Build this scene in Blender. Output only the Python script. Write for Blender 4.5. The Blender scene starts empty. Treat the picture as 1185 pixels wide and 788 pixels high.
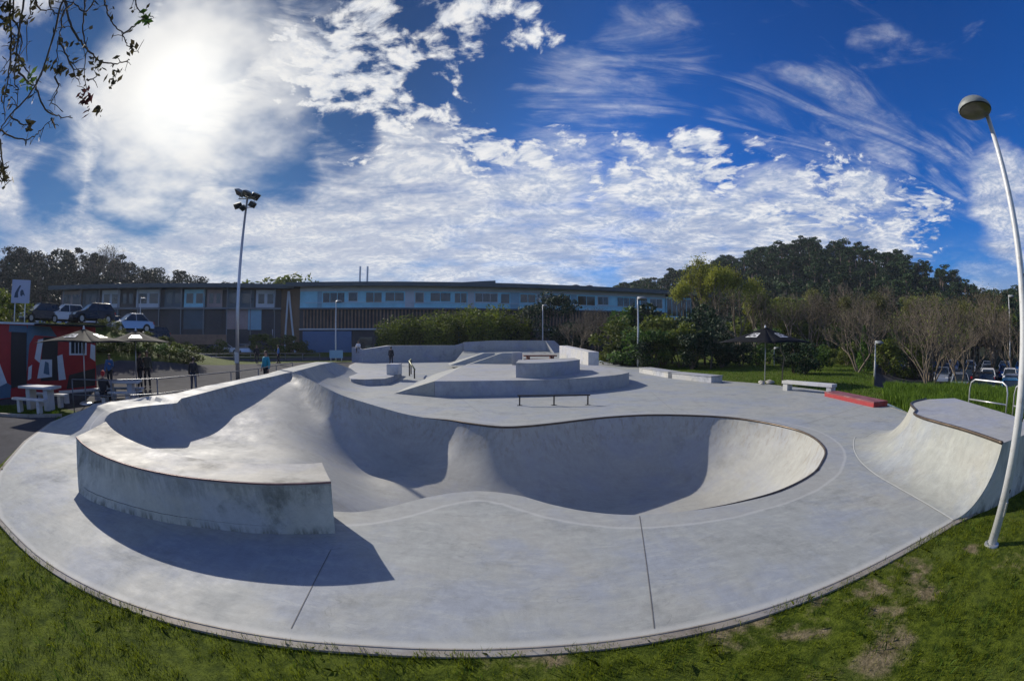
import bpy, bmesh, math, random
import numpy as np
from mathutils import Vector, Matrix
from mathutils.geometry import delaunay_2d_cdt
rnd = random.Random(7); rng = np.random.default_rng(11)
SC = bpy.context.scene; COL = SC.collection
R = math.radians

# ------------------------------------------------------------------ camera
CAMH = 2.3
cd = bpy.data.cameras.new('camera'); cam = bpy.data.objects.new('camera', cd); COL.objects.link(cam)
cam.location = (0, 0, CAMH); cam.rotation_euler = (R(90), 0, 0)
cd.type = 'PANO'; cd.sensor_width = 36; cd.sensor_fit = 'HORIZONTAL'; cd.clip_end = 5000; cd.clip_start = .05
pc = cd if hasattr(cd, 'panorama_type') else cd.cycles
pc.panorama_type = 'FISHEYE_EQUISOLID'; pc.fisheye_lens = 16.01; pc.fisheye_fov = R(200)
SC.camera = cam
SC.view_settings.view_transform = 'Standard'; SC.view_settings.look = 'None'
SC.view_settings.exposure = 0.14; SC.view_settings.gamma = 1; SC.view_settings.use_curve_mapping = False
try:
    SC.cycles.max_bounces = 6; SC.cycles.transparent_max_bounces = 8
except Exception: pass

# a photo pixel (1185x788) to a direction, a point on height z, a point at range d
F = 527.; CX = 592.5; CY = 394.
def ray(px, py):
    dx = px-CX; dy = CY-py; r = math.hypot(dx, dy)+1e-9
    a = 2*math.asin(r/(2*F)); s = math.sin(a)
    return Vector((s*dx/r, math.cos(a), s*dy/r))
def at(px, py, z=0.):
    d = ray(px, py); t = (z-CAMH)/d.z; return Vector((d.x*t, d.y*t, z))
def far(px, py, d):           # point at horizontal range d
    v = ray(px, py); t = d/math.hypot(v.x, v.y); return Vector((v.x*t, v.y*t, CAMH+v.z*t))
def az(px, py=394): v = ray(px, py); return math.atan2(v.x, v.y)

# ------------------------------------------------------------------ sun and sky
SUN_EL = R(28.8); SUN_AZ = R(-47.0)
sd = Vector((math.sin(SUN_AZ)*math.cos(SUN_EL), math.cos(SUN_AZ)*math.cos(SUN_EL), math.sin(SUN_EL)))
sl = bpy.data.lights.new('sun', 'SUN'); sl.energy = 4.6; sl.angle = R(.5); sl.color = (1, .93, .82)
so = bpy.data.objects.new('sun', sl); COL.objects.link(so); so.rotation_euler = (-sd).to_track_quat('-Z', 'Y').to_euler()
W = bpy.data.worlds.new('World'); SC.world = W; W.use_nodes = True
WN = W.node_tree; WN.nodes.clear()
class G:                      # tiny node-graph helper
    def __init__(s, t): s.t = t
    def n(s, k, **kw):
        x = s.t.nodes.new(k)
        for a, b in kw.items(): setattr(x, a, b)
        return x
    def put(s, sock, v):
        if isinstance(v, bpy.types.NodeSocket): s.t.links.new(v, sock)
        elif v is not None:
            if sock.type in ('RGBA',) and hasattr(v, '__len__') and len(v) == 3: v = (*v, 1)
            sock.default_value = v
    def m(s, op, a, b=None, c=None, clamp=False):
        x = s.n('ShaderNodeMath', operation=op); x.use_clamp = clamp
        for i, v in enumerate((a, b, c)): s.put(x.inputs[i], v)
        return x.outputs[0]
    def v(s, op, a, b=None, out=0):
        x = s.n('ShaderNodeVectorMath', operation=op); s.put(x.inputs[0], a)
        if b is not None: s.put(x.inputs[3 if op == 'SCALE' else 1], b)
        return x.outputs[1 if op in ('DOT_PRODUCT', 'LENGTH', 'DISTANCE') else 0]
    def sstep(s, v, a, b, lo=0., hi=1.):
        x = s.n('ShaderNodeMapRange', interpolation_type='SMOOTHSTEP'); s.put(x.inputs[0], v)
        for i, q in enumerate((a, b, lo, hi)): s.put(x.inputs[i+1], q)
        return x.outputs[0]
    def lin(s, v, a, b, lo=0., hi=1.):
        x = s.n('ShaderNodeMapRange'); s.put(x.inputs[0], v)
        for i, q in enumerate((a, b, lo, hi)): s.put(x.inputs[i+1], q)
        return x.outputs[0]
    def noise(s, vec, scale, det=6, rough=.55, dist=0., lac=2.):
        x = s.n('ShaderNodeTexNoise'); s.put(x.inputs['Vector'], vec); x.inputs['Scale'].default_value = scale
        x.inputs['Detail'].default_value = det; x.inputs['Roughness'].default_value = rough
        x.inputs['Distortion'].default_value = dist; x.inputs['Lacunarity'].default_value = lac
        return x.outputs[0]
    def mix(s, f, a, b, mode='MIX'):
        x = s.n('ShaderNodeMix', data_type='RGBA', blend_type=mode); x.clamp_factor = True
        s.put(x.inputs[0], f); s.put(x.inputs[6], a); s.put(x.inputs[7], b); return x.outputs[2]
    def sep(s, v):
        x = s.n('ShaderNodeSeparateXYZ'); s.put(x.inputs[0], v); return x.outputs
    def comb(s, x, y, z):
        c = s.n('ShaderNodeCombineXYZ'); s.put(c.inputs[0], x); s.put(c.inputs[1], y); s.put(c.inputs[2], z); return c.outputs[0]
g = G(WN)
def build_sky():
    D = g.n('ShaderNodeTexCoord').outputs['Generated']
    D = g.v('NORMALIZE', D); X, Y, Z = g.sep(D)
    sky = g.n('ShaderNodeTexSky', sky_type='NISHITA'); sky.sun_disc = False
    sky.sun_elevation = SUN_EL; sky.sun_rotation = SUN_AZ; sky.air_density = 1.3; sky.dust_density = .5; sky.ozone_density = 3
    sun = g.v('DOT_PRODUCT', D, tuple(sd))
    tint = g.mix(g.sstep(sun, math.cos(R(75)), math.cos(R(18))), (.008, .44, 1.22), (.13, .47, 1.0))
    blue = g.mix(1., sky.outputs[0], tint, 'MULTIPLY')
    glow = g.sstep(sun, math.cos(R(55)), math.cos(R(10)), 1., .30); blue = g.mix(1., blue, g.comb(glow, glow, glow), 'MULTIPLY')
    deep = g.sstep(g.m('ADD', Z, g.m('MULTIPLY', X, .35)), .05, .95, 1.0, .62)
    blue = g.mix(1., blue, g.comb(deep, deep, deep), 'MULTIPLY')
    bg1 = g.n('ShaderNodeBackground'); g.put(bg1.inputs[0], blue); bg1.inputs[1].default_value = .11
    # cloud sheet seen in perspective
    zz = g.m('ADD', g.m('MAXIMUM', Z, 0.), .13)
    P = g.comb(g.m('DIVIDE', X, zz), g.m('DIVIDE', Y, zz), 0.)
    warp = g.noise(P, 1.3, 3); P2 = g.v('ADD', P, g.comb(g.m('MULTIPLY', warp, .5), g.m('MULTIPLY', warp, -.35), 0.))
    puff = g.m('ADD', g.m('MULTIPLY', g.noise(P2, 7.5, 7, .6, .1), .62), g.m('MULTIPLY', g.noise(P2, 17., 6, .62), .38))
    puff2 = g.noise(P, 2.2, 4, .55)
    def blob(px, py, r0, r1):         # soft patch of sky round a direction, radii in degrees
        return g.sstep(g.v('DOT_PRODUCT', D, tuple(ray(px, py))), math.cos(R(r1)), math.cos(R(r0)))
    def add(lst):
        o = lst[0]
        for q in lst[1:]: o = g.m('MAXIMUM', o, q)
        return o
    # puffy altocumulus
    m1 = add([blob(430, 20, 3, 15), blob(540, 30, 3, 11), blob(610, 40, 1, 7), blob(480, 120, 5, 13), blob(420, 130, 4, 12), blob(560, 170, 3, 11), blob(330, 90, 5, 13),
              blob(640, 190, 3, 8), blob(720, 205, 3, 9), blob(810, 215, 5, 9), blob(890, 225, 5, 10), blob(980, 235, 4, 10), blob(1060, 250, 2, 8)])
    holes = add([blob(250, 25, 2, 9), blob(320, 178, 3, 9), blob(110, 20, 2, 9), blob(45, 95, 3, 10), blob(590, 105, 2, 8), blob(160, 208, 3, 9), blob(60, 215, 1, 6), blob(500, 95, 1, 4), blob(395, 165, 1, 6)])
    d1 = g.m('ADD', g.m('ADD', g.m('MULTIPLY', puff, 1.9), g.m('MULTIPLY', puff2, 1.0)), g.m('MULTIPLY', m1, .60))
    d1 = g.m('SUBTRACT', d1, g.m('MULTIPLY', holes, .30))
    c1 = g.sstep(d1, 1.90, 2.15)
    # broad sheet above the horizon and round the sun
    m2 = add([blob(215, 120, 9, 24), blob(330, 260, 8, 20), blob(480, 270, 8, 19), blob(620, 265, 7, 16), blob(760, 265, 6, 13), blob(900, 265, 5, 11),
              blob(1000, 262, 3, 9), blob(150, 250, 10, 24), blob(60, 170, 6, 18), blob(230, 20, 5, 14), blob(80, 40, 4, 16), blob(1175, 240, 2, 9)])
    m2 = g.m('MAXIMUM', m2, g.sstep(Y, .0, -.3, 0., .52))  # unseen cloud cover added behind the camera to lift the shadow fill
    azim = g.m('ARCTAN2', X, Y)
    S = g.comb(g.m('MULTIPLY', azim, 1.6), g.m('MULTIPLY', Z, 7.), 0.)
    st = g.noise(S, 2.0, 8, .6, .5)
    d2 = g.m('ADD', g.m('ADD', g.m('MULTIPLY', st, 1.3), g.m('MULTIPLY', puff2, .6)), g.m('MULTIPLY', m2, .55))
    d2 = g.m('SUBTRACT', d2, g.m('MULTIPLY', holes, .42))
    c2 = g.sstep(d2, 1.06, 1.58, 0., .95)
    low = g.sstep(Z, .02, .22, 1., 0.)
    c3 = g.m('MULTIPLY', g.sstep(g.noise(S, 3.4, 7, .6, .3), .30, .58), low)
    c3 = g.m('MULTIPLY', c3, .92)
    # thin wisps in the deep blue
    S2 = g.comb(g.m('ADD', g.m('MULTIPLY', P.node.inputs[0].links[0].from_socket, .9), g.m('MULTIPLY', P.node.inputs[1].links[0].from_socket, .25)),
                g.m('MULTIPLY', P.node.inputs[1].links[0].from_socket, 3.2), 0.)
    wz = g.noise(S2, 1.6, 8, .62, 1.2)
    m4 = add([blob(690, 135, 4, 13), blob(760, 60, 2, 11), blob(960, 150, 4, 12), blob(1110, 190, 2, 9), blob(1020, 180, 2, 9), blob(870, 130, 2, 8)])
    c4 = g.m('MULTIPLY', g.sstep(g.m('ADD', wz, g.m('MULTIPLY', m4, .22)), .60, .95), .50)
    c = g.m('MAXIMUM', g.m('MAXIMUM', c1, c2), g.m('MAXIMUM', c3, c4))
    halo = g.sstep(g.m('ADD', sun, g.m('MULTIPLY', g.m('SUBTRACT', puff2, .5), .08)), math.cos(R(18)), math.cos(R(6)))
    wide = g.sstep(sun, math.cos(R(60)), math.cos(R(5)))
    c = g.m('MAXIMUM', c, g.m('MULTIPLY', halo, g.lin(puff2, .3, .6, .75, 1.)), clamp=True)
    # cloud brightness: thick parts and undersides greyer, forward scattering near the sun
    shade = g.noise(P2, 4.0, 6, .6); sh2 = g.noise(S, 4.5, 6, .6, .4)
    dark = g.m('MULTIPLY', g.sstep(sh2, .40, .62), g.sstep(Z, .50, .12))
    dark = g.m('MULTIPLY', dark, g.sstep(Z, .0, .10, .35, 1.))
    fine = g.m('ADD', g.m('MULTIPLY', puff, .6), g.m('MULTIPLY', g.noise(P2, 26., 5, .6), .4))
    body = g.mix(g.sstep(fine, .40, .60), (.36, .44, .60), (.82, .82, .83))
    body = g.mix(g.m('MULTIPLY', dark, .85), body, (.22, .30, .50))
    body = g.mix(g.m('MULTIPLY', wide, .35), body, (.72, .70, .66))
    body = g.mix(halo, body, (.80, .795, .78))
    body = g.mix(g.sstep(sun, math.cos(R(9)), math.cos(R(1.5))), body, (1.0, .99, .95))
    bg2 = g.n('ShaderNodeBackground'); g.put(bg2.inputs[0], body); bg2.inputs[1].default_value = 1.0
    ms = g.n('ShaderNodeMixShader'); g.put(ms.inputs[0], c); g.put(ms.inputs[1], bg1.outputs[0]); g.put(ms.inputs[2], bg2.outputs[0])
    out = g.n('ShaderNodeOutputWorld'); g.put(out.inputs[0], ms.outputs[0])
build_sky()

# ------------------------------------------------------------------ object helpers
def tag(o, label=None, cat=None, group=None, kind=None):
    if label: o['label'] = label
    if cat: o['category'] = cat
    if group: o['group'] = group
    if kind: o['kind'] = kind
    return o
def empty(name, loc=(0, 0, 0), rz=0., label=None, cat=None, group=None):
    o = bpy.data.objects.new(name, None); COL.objects.link(o); o.empty_display_size = .3
    o.location = loc; o.rotation_euler = (0, 0, rz); return tag(o, label, cat, group)
def link(name, me, mat=None, parent=None, smooth=False, angle=None):
    o = bpy.data.objects.new(name, me); COL.objects.link(o)
    for m in (mat if isinstance(mat, (list, tuple)) else [mat]):
        if m: me.materials.append(m)
    if smooth: me.shade_smooth()
    if angle is not None: me.shade_smooth(); me.set_sharp_from_angle(angle=R(angle))
    if parent: o.parent = parent
    return o
def mesh_np(name, v, f):
    me = bpy.data.meshes.new(name); v = np.asarray(v, dtype=np.float32); f = np.asarray(f, dtype=np.int32)
    k = f.shape[1]; me.vertices.add(len(v)); me.vertices.foreach_set('co', v.ravel())
    me.loops.add(f.size); me.loops.foreach_set('vertex_index', f.ravel())
    me.polygons.add(len(f)); me.polygons.foreach_set('loop_start', np.arange(0, f.size, k, dtype=np.int32))
    me.update(calc_edges=True); return me
class MB:                      # collects faces of one part
    def __init__(s): s.v = []; s.f = []; s.mi = []
    def add(s, vs, fs, mi=0):
        b = len(s.v); s.v += [tuple(p) for p in vs]; s.f += [tuple(b+i for i in q) for q in fs]; s.mi += [mi]*len(fs); return s
    def box(s, x0, x1, y0, y1, z0, z1, mi=0, M=None):
        p = [Vector(q) for q in ((x0,y0,z0),(x1,y0,z0),(x1,y1,z0),(x0,y1,z0),(x0,y0,z1),(x1,y0,z1),(x1,y1,z1),(x0,y1,z1))]
        if M: p = [M @ q for q in p]
        return s.add(p, [(0,3,2,1),(4,5,6,7),(0,1,5,4),(1,2,6,5),(2,3,7,6),(3,0,4,7)], mi)
    def tube(s, pts, r, n=8, cap=True, mi=0):
        pts = [Vector(p) for p in pts]; rs = r if hasattr(r, '__len__') else [r]*len(pts); vs = []; fs = []
        up = None
        for i, p in enumerate(pts):
            t = (pts[min(i+1, len(pts)-1)]-pts[max(i-1, 0)]).normalized()
            if up is None: up = Vector((0, 0, 1)) if abs(t.z) < .9 else Vector((1, 0, 0))
            a = t.cross(up)
            if a.length < 1e-4: a = t.orthogonal()
            a.normalize(); b = t.cross(a); up = b*-1 if False else up
            for k in range(n):
                q = 2*math.pi*k/n; vs.append(p+(a*math.cos(q)+b*math.sin(q))*rs[i])
        for i in range(len(pts)-1):
            for k in range(n): fs.append((i*n+k, i*n+(k+1) % n, (i+1)*n+(k+1) % n, (i+1)*n+k))
        if cap: fs.append(tuple(range(n))[::-1]); fs.append(tuple((len(pts)-1)*n+k for k in range(n)))
        return s.add(vs, fs, mi)
    def lathe(s, prof, c=(0, 0, 0), n=20, mi=0, M=None):
        vs = []; fs = []
        for r, z in prof:
            for k in range(n):
                q = 2*math.pi*k/n; p = Vector((r*math.cos(q), r*math.sin(q), z)); vs.append((M @ p if M else p)+Vector(c))
        for i in range(len(prof)-1):
            for k in range(n): fs.append((i*n+k, i*n+(k+1) % n, (i+1)*n+(k+1) % n, (i+1)*n+k))
        return s.add(vs, fs, mi)
    def prism(s, poly, z0, z1, mi=0, M=None):
        n = len(poly); vs = [Vector((p[0], p[1], z0)) for p in poly]+[Vector((p[0], p[1], z1)) for p in poly]
        if M: vs = [M @ q for q in vs]
        return s.add(vs, [tuple(range(n))[::-1], tuple(range(n, 2*n))]+[(i, (i+1) % n, n+(i+1) % n, n+i) for i in range(n)], mi)
    def build(s, name, mat, parent=None, smooth=False, angle=None, bevel=0):
        me = bpy.data.meshes.new(name); me.from_pydata(s.v, [], s.f); me.validate()
        if len(me.polygons) == len(s.mi): me.polygons.foreach_set('material_index', s.mi)
        bm = bmesh.new(); bm.from_mesh(me); bmesh.ops.recalc_face_normals(bm, faces=bm.faces); bm.to_mesh(me); bm.free()
        o = link(name, me, mat, parent, smooth, angle)
        if bevel:
            b = o.modifiers.new('bevel', 'BEVEL'); b.width = bevel; b.segments = 2; b.limit_method = 'ANGLE'
        return o
def children(o): return [c for c in list(bpy.data.objects) if c.parent == o]
def kids_of(root):
    m = {}
    for o in bpy.data.objects: m.setdefault(o.parent, []).append(o)
    return m
def copy_tree(o, parent=None, kids=None):
    kids = kids or kids_of(o); c = o.copy(); COL.objects.link(c)
    if parent: c.parent = parent
    for ch in kids.get(o, []): copy_tree(ch, c, kids)
    return c

# ------------------------------------------------------------------ materials
MATS = {}
def newmat(name):
    m = bpy.data.materials.new(name); m.use_nodes = True; t = m.node_tree; t.nodes.clear(); h = G(t)
    b = h.n('ShaderNodeBsdfPrincipled'); o = h.n('ShaderNodeOutputMaterial'); t.links.new(b.outputs[0], o.inputs[0]); MATS[name] = m
    return m, h, b
def simple(name, col, rough=.6, metal=0., var=.15, scale=6., bump=0., spec=.5, dirt=None):
    m, h, b = newmat(name); P = h.n('ShaderNodeTexCoord').outputs['Object']
    n1 = h.noise(P, scale, 5, .6); n2 = h.noise(P, scale*6, 4, .6)
    f = h.lin(h.m('ADD', h.m('MULTIPLY', n1, .7), h.m('MULTIPLY', n2, .3)), .3, .7, 1-var, 1+var)
    c = h.v('SCALE', tuple(col), f)
    if dirt: c = h.mix(h.sstep(n1, .5, .68, 0., dirt[1]), c, dirt[0])
    h.put(b.inputs['Base Color'], c); b.inputs['Roughness'].default_value = rough; b.inputs['Metallic'].default_value = metal
    b.inputs['Specular IOR Level'].default_value = spec
    if bump:
        q = h.n('ShaderNodeBump'); q.inputs['Strength'].default_value = bump; q.inputs['Distance'].default_value = .01
        h.put(q.inputs['Height'], n2); h.put(b.inputs['Normal'], q.outputs[0])
    return m
def leaf(name, c1, c2, trans=.25, objvar=.25):
    m, h, b = newmat(name); t = m.node_tree
    gi = h.n('ShaderNodeNewGeometry').outputs['Random Per Island']; oi = h.n('ShaderNodeObjectInfo').outputs['Random']
    c = h.mix(gi, c1, c2); c = h.v('SCALE', c, h.lin(oi, 0, 1, 1-objvar, 1+objvar))
    h.put(b.inputs['Base Color'], c); b.inputs['Roughness'].default_value = .65; b.inputs['Specular IOR Level'].default_value = .25
    tr = h.n('ShaderNodeBsdfTranslucent'); h.put(tr.inputs[0], c); ms = h.n('ShaderNodeMixShader'); ms.inputs[0].default_value = trans
    o = [n for n in t.nodes if n.type == 'OUTPUT_MATERIAL'][0]
    t.links.new(b.outputs[0], ms.inputs[1]); t.links.new(tr.outputs[0], ms.inputs[2]); t.links.new(ms.outputs[0], o.inputs[0])
    return m
def concrete(name, base=(.315, .330, .322), warm=(.375, .370, .335), dark=(.16, .172, .172), stain=.55, fine=1.6, ring=False, rough=.70, warmamt=.6):
    m, h, b = newmat(name); P = h.n('ShaderNodeTexCoord').outputs['Object']
    a = h.noise(P, .35, 6, .65, .0); bb = h.noise(P, 1.1, 9, .72, .15); c = h.noise(P, 9., 6, .7); d = h.noise(P, 60., 3, .6)
    st = h.noise(h.v('MULTIPLY', P, (1., 2.6, 1.)), 2.2, 9, .75, .2)
    col = h.mix(h.sstep(a, .42, .64, 0., warmamt), base, warm)
    cool = (base[0]*.88, base[1]*.93, base[2]*1.12); col = h.mix(h.sstep(h.noise(h.v('ADD', P, (5., 41., 2.)), .55, 7, .68), .45, .62, 0., .75), col, cool)
    wp = h.v('SCALE', h.comb(h.noise(P, .45, 2), h.noise(h.v('ADD', P, (7., 7., 7.)), .45, 2), 0.), 1.6); PW = h.v('ADD', P, wp); br = h.noise(h.v('MULTIPLY', PW, (1.6, 5.5, 2.)), 1.2, 8, .74); br2 = h.noise(h.v('MULTIPLY', h.v('ADD', PW, (9., 3., 0.)), (4.0, 1.7, 2.)), 2.1, 8, .74)
    col = h.v('SCALE', col, h.lin(h.m('ADD', br, br2), .75, 1.25, .87, 1.13))
    col = h.mix(h.sstep(bb, .50, .72, 0., stain), col, dark)
    col = h.mix(h.sstep(st, .50, .68, 0., .35), col, (.48, .495, .46))
    col = h.mix(h.sstep(c, .56, .75, 0., .22), col, dark)
    col = h.mix(h.sstep(h.noise(h.v('ADD', P, (31., 7., 3.)), 3.7, 9, .75, .6), .62, .70, 0., .30), col, (.20, .205, .21))
    q1 = h.noise(h.v('ADD', P, (3., 17., 5.)), .9, 2, .5, .6); q2 = h.noise(h.v('ADD', P, (13., 2., 9.)), 2.3, 2, .5, .4); msk = h.sstep(h.noise(P, .8, 3), .45, .6)
    for qq, wd in ((q1, .0035), (q2, .006)):
        ln = h.m('MULTIPLY', h.sstep(h.m('ABSOLUTE', h.m('SUBTRACT', qq, .5)), wd, 0.), msk); ln = h.m('MULTIPLY', ln, h.sstep(c, .42, .60)); col = h.mix(h.m('MULTIPLY', ln, .38), col, (.13, .135, .13))
    spk = h.sstep(h.noise(P, 28., 3, .6), .66, .74); col = h.mix(h.m('MULTIPLY', spk, .28), col, (.14, .145, .14))
    f = h.m('ADD', .90-.06*fine, h.m('MULTIPLY', h.m('ADD', c, d), .10*fine)); col = h.v('SCALE', col, f)
    if ring:
        ed = h.m('ADD', h.n('ShaderNodeAttribute', attribute_name='edged').outputs['Fac'], h.m('MULTIPLY', h.m('SUBTRACT', c, .5), .05))
        col = h.mix(h.m('MULTIPLY', h.sstep(ed, .13, .05), .55), col, (.50, .495, .46))
        at_ = h.n('ShaderNodeAttribute', attribute_name='lipd').outputs['Fac']
        w = h.m('ADD', at_, h.m('MULTIPLY', h.m('SUBTRACT', bb, .5), .16))
        band = h.m('MULTIPLY', h.sstep(w, .40, .44), h.sstep(w, .50, .46))
        col = h.mix(h.m('MULTIPLY', band, .38), col, (.54, .54, .53))
        inn = h.m('MULTIPLY', h.sstep(w, .0, .02), h.sstep(w, .46, .42))
        col = h.mix(h.m('MULTIPLY', inn, .25), col, (.36, .35, .33))
        # runs of rust and grime below the coping
        dr = h.noise(h.v('MULTIPLY', P, (5., 5., .35)), 1.6, 5, .7)
        run = h.m('MULTIPLY', h.sstep(w, -.75, -.02), h.sstep(w, .0, -.01)); run = h.m('MULTIPLY', run, h.sstep(dr, .48, .66))
        col = h.mix(h.m('MULTIPLY', run, .6), col, (.17, .145, .11))
        ins = h.sstep(w, 0., -.02)
        col = h.mix(h.m('MULTIPLY', ins, .30), col, (.44, .41, .35))
    if name == 'wall_side_concrete':      # grime bleeding down from the edge
        zz = h.sep(P)[2]; dn = h.noise(h.v('MULTIPLY', P, (4., 4., .7)), 1.5, 7, .72)
        rn = h.m('MULTIPLY', h.sstep(h.m('ADD', zz, h.m('MULTIPLY', h.m('SUBTRACT', dn, .5), .5)), .38, .58), h.sstep(dn, .40, .58)); col = h.mix(h.m('MULTIPLY', rn, .42), col, (.15, .155, .135))
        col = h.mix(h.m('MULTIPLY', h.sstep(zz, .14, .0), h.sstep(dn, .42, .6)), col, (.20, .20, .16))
    h.put(b.inputs['Base Color'], col); h.put(b.inputs['Roughness'], h.lin(bb, .3, .7, rough-.12, rough+.15)); b.inputs['Specular IOR Level'].default_value = .32
    q = h.n('ShaderNodeBump'); q.inputs['Strength'].default_value = .25; q.inputs['Distance'].default_value = .004
    h.put(q.inputs['Height'], h.m('ADD', d, h.m('MULTIPLY', c, 2.))); h.put(b.inputs['Normal'], q.outputs[0])
    return m
def glass(name, col=(.02, .03, .04), rough=.06):
    m, h, b = newmat(name); P = h.n('ShaderNodeTexCoord').outputs['Object']
    h.put(b.inputs['Base Color'], h.v('SCALE', tuple(col), h.lin(h.noise(P, .7, 2), .3, .7, .6, 1.4))); b.inputs['Roughness'].default_value = rough; b.inputs['Specular IOR Level'].default_value = .7
    return m
M = dict(
    slab=concrete('slab_concrete', ring=True), conc=concrete('ledge_concrete', base=(.36, .365, .37)),
    wall=concrete('wall_concrete', base=(.38, .365, .32), warm=(.46, .41, .32), dark=(.15, .145, .13), stain=.75, rough=.7),
    wallside=concrete('wall_side_concrete', base=(.54, .53, .44), warm=(.58, .55, .42), dark=(.15, .16, .13), stain=.9, rough=.7),
    ramp=concrete('ramp_concrete', base=(.335, .345, .315), warm=(.39, .38, .33), dark=(.26, .25, .23), stain=.5),
    steel=simple('galvanised_steel', (.52, .53, .54), .38, .7, .15, 14), lamp=simple('lamp_pole_paint', (.62, .63, .64), .42, .1, .12, 9, dirt=((.25, .22, .18), .4)),
    dsteel=simple('dark_steel', (.05, .045, .04), .45, .6, .3, 20), coping=simple('coping_steel', (.10, .075, .055), .4, .6, .4, 5),
    asphalt=simple('asphalt', (.060, .060, .066), .97, 0, .3, 1.2, .2, spec=.08), road=simple('road_asphalt', (.07, .071, .078), .97, 0, .2, 1.5, .2, spec=.08),
    red=simple('red_paint', (.34, .03, .035), .5, 0, .2, 5, dirt=((.20, .07, .06), .5)), kerb=concrete('kerb_concrete', base=(.30, .27, .23), warm=(.32, .26, .19), dark=(.12, .10, .08), stain=.7),
    white=simple('white_paint', (.72, .72, .71), .5, 0, .08, 4), tablec=concrete('table_concrete', base=(.55, .54, .51), warm=(.6, .57, .5)),
    black=simple('black_fabric', (.008, .009, .012), .85, 0, .25, 5, spec=.1), grey=simple('grey_fabric', (.022, .022, .024), .9, 0, .2, 4, spec=.08),
    cabinred=simple('cabin_red', (.36, .012, .02), .45, 0, .15, 3), cabinblue=simple('cabin_blue', (.06, .14, .22), .45, 0, .15, 3), cabindark=simple('cabin_dark', (.012, .013, .018), .5, 0, .2, 3),
    cabinwhite=simple('cabin_white', (.60, .66, .70), .45, 0, .1, 3), bark=simple('bark', (.11, .085, .062), .9, 0, .3, 9, .5), barkpale=simple('pale_bark', (.15, .12, .085), .9, 0, .3, 6), barkpine=simple('pine_bark', (.24, .17, .13), .9, 0, .3, 6),
    twig=simple('twig_bark', (.10, .075, .055), .9, 0, .35, 3),
    roof=simple('roof_sheet', (.07, .08, .10), .55, .1, .12, 1), fascia=simple('roof_fascia', (.045, .07, .085), .5, .1, .1, 1), bluew=simple('blue_panel', (.28, .62, .74), .5, 0, .18, .5), palew=simple('pale_panel', (.50, .54, .58), .6, 0, .15, .4),
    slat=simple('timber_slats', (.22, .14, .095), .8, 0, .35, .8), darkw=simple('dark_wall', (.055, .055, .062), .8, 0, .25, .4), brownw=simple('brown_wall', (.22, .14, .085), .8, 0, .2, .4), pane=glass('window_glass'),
    pink=simple('faded_panel', (.34, .26, .25), .7, 0, .2, .5), board=simple('sign_board', (.33, .40, .55), .5, 0, .06, 1), ink=simple('sign_ink', (.02, .05, .10), .5, 0, .1, 2),
    car_w=simple('car_white', (.70, .71, .72), .25, .0, .03, 1), car_b=simple('car_blue', (.02, .09, .30), .22, .2, .05, 1), car_k=simple('car_black', (.012, .014, .02), .2, .2, .05, 1), car_s=simple('car_silver', (.38, .42, .48), .25, .6, .05, 1),
    car_c=simple('car_cyan', (.03, .22, .42), .22, .2, .05, 1), car_r=simple('car_red', (.35, .02, .03), .25, .1, .05, 1),
    rubber=simple('rubber', (.02, .02, .02), .85, 0, .2, 8), rim=simple('rim', (.4, .41, .42), .3, .8, .1, 8), lens=simple('headlight', (.75, .78, .8), .12, .2, .05, 5), tail=simple('tail_lens', (.35, .01, .01), .2, 0, .05, 5),
    skin=simple('skin', (.45, .27, .19), .55, 0, .06, 8), hair=simple('hair', (.03, .02, .015), .7, 0, .3, 30), denim=simple('denim', (.035, .045, .075), .85, 0, .2, 20), dark=simple('dark_cloth', (.022, .022, .028), .85, 0, .2, 15),
    teal=simple('teal_cloth', (.02, .28, .36), .8, 0, .15, 12), bluecl=simple('blue_cloth', (.06, .16, .38), .8, 0, .15, 12), olive=simple('olive_cloth', (.09, .09, .07), .85, 0, .2, 14), whitecl=simple('white_cloth', (.65, .65, .66), .8, 0, .1, 12), redcl=simple('red_cloth', (.45, .03, .03), .8, 0, .15, 12),
    rock=simple('stone', (.38, .37, .34), .85, 0, .25, 6, .4), wood=simple('rusty_brown', (.14, .05, .035), .75, 0, .3, 6), green=simple('green_rail_paint', (.05, .16, .13), .5, .2, .1, 4), yellow=simple('faded_yellow_paint', (.26, .27, .14), .5, .2, .25, 9),
    l_dark=leaf('leaf_dark', (.008, .022, .010), (.030, .060, .022), .12), l_pine=leaf('leaf_pine', (.012, .034, .010), (.045, .085, .022), .15), l_mid=leaf('leaf_mid', (.028, .075, .014), (.11, .19, .035), .3),
    l_yel=leaf('leaf_yellow', (.15, .17, .015), (.33, .34, .05), .4), l_olive=leaf('leaf_olive', (.06, .09, .012), (.17, .20, .035), .32), l_bam=leaf('leaf_bamboo', (.05, .085, .008), (.17, .20, .022), .32),
    l_left=leaf('leaf_left_hill', (.010, .020, .010), (.028, .045, .020), .04), l_brown=leaf('leaf_brown', (.045, .038, .018), (.09, .075, .03), .2), l_bright=leaf('leaf_bright', (.04, .11, .012), (.12, .22, .03), .3), l_sparse=leaf('leaf_sparse', (.10, .11, .03), (.20, .20, .06), .35), l_spring=leaf('leaf_spring', (.05, .045, .02), (.14, .13, .04), .35),  # l_left: dark green leaves of the left hillside trees and scrub
    grass=leaf('grass_blade', (.035, .065, .003), (.22, .26, .014), .45, 0.), weed=leaf('weed_blade', (.02, .055, .006), (.10, .17, .02), .4, 0.), tallgrass=leaf('tall_grass_blade', (.05, .11, .008), (.13, .21, .02), .35, 0.),
)
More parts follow.
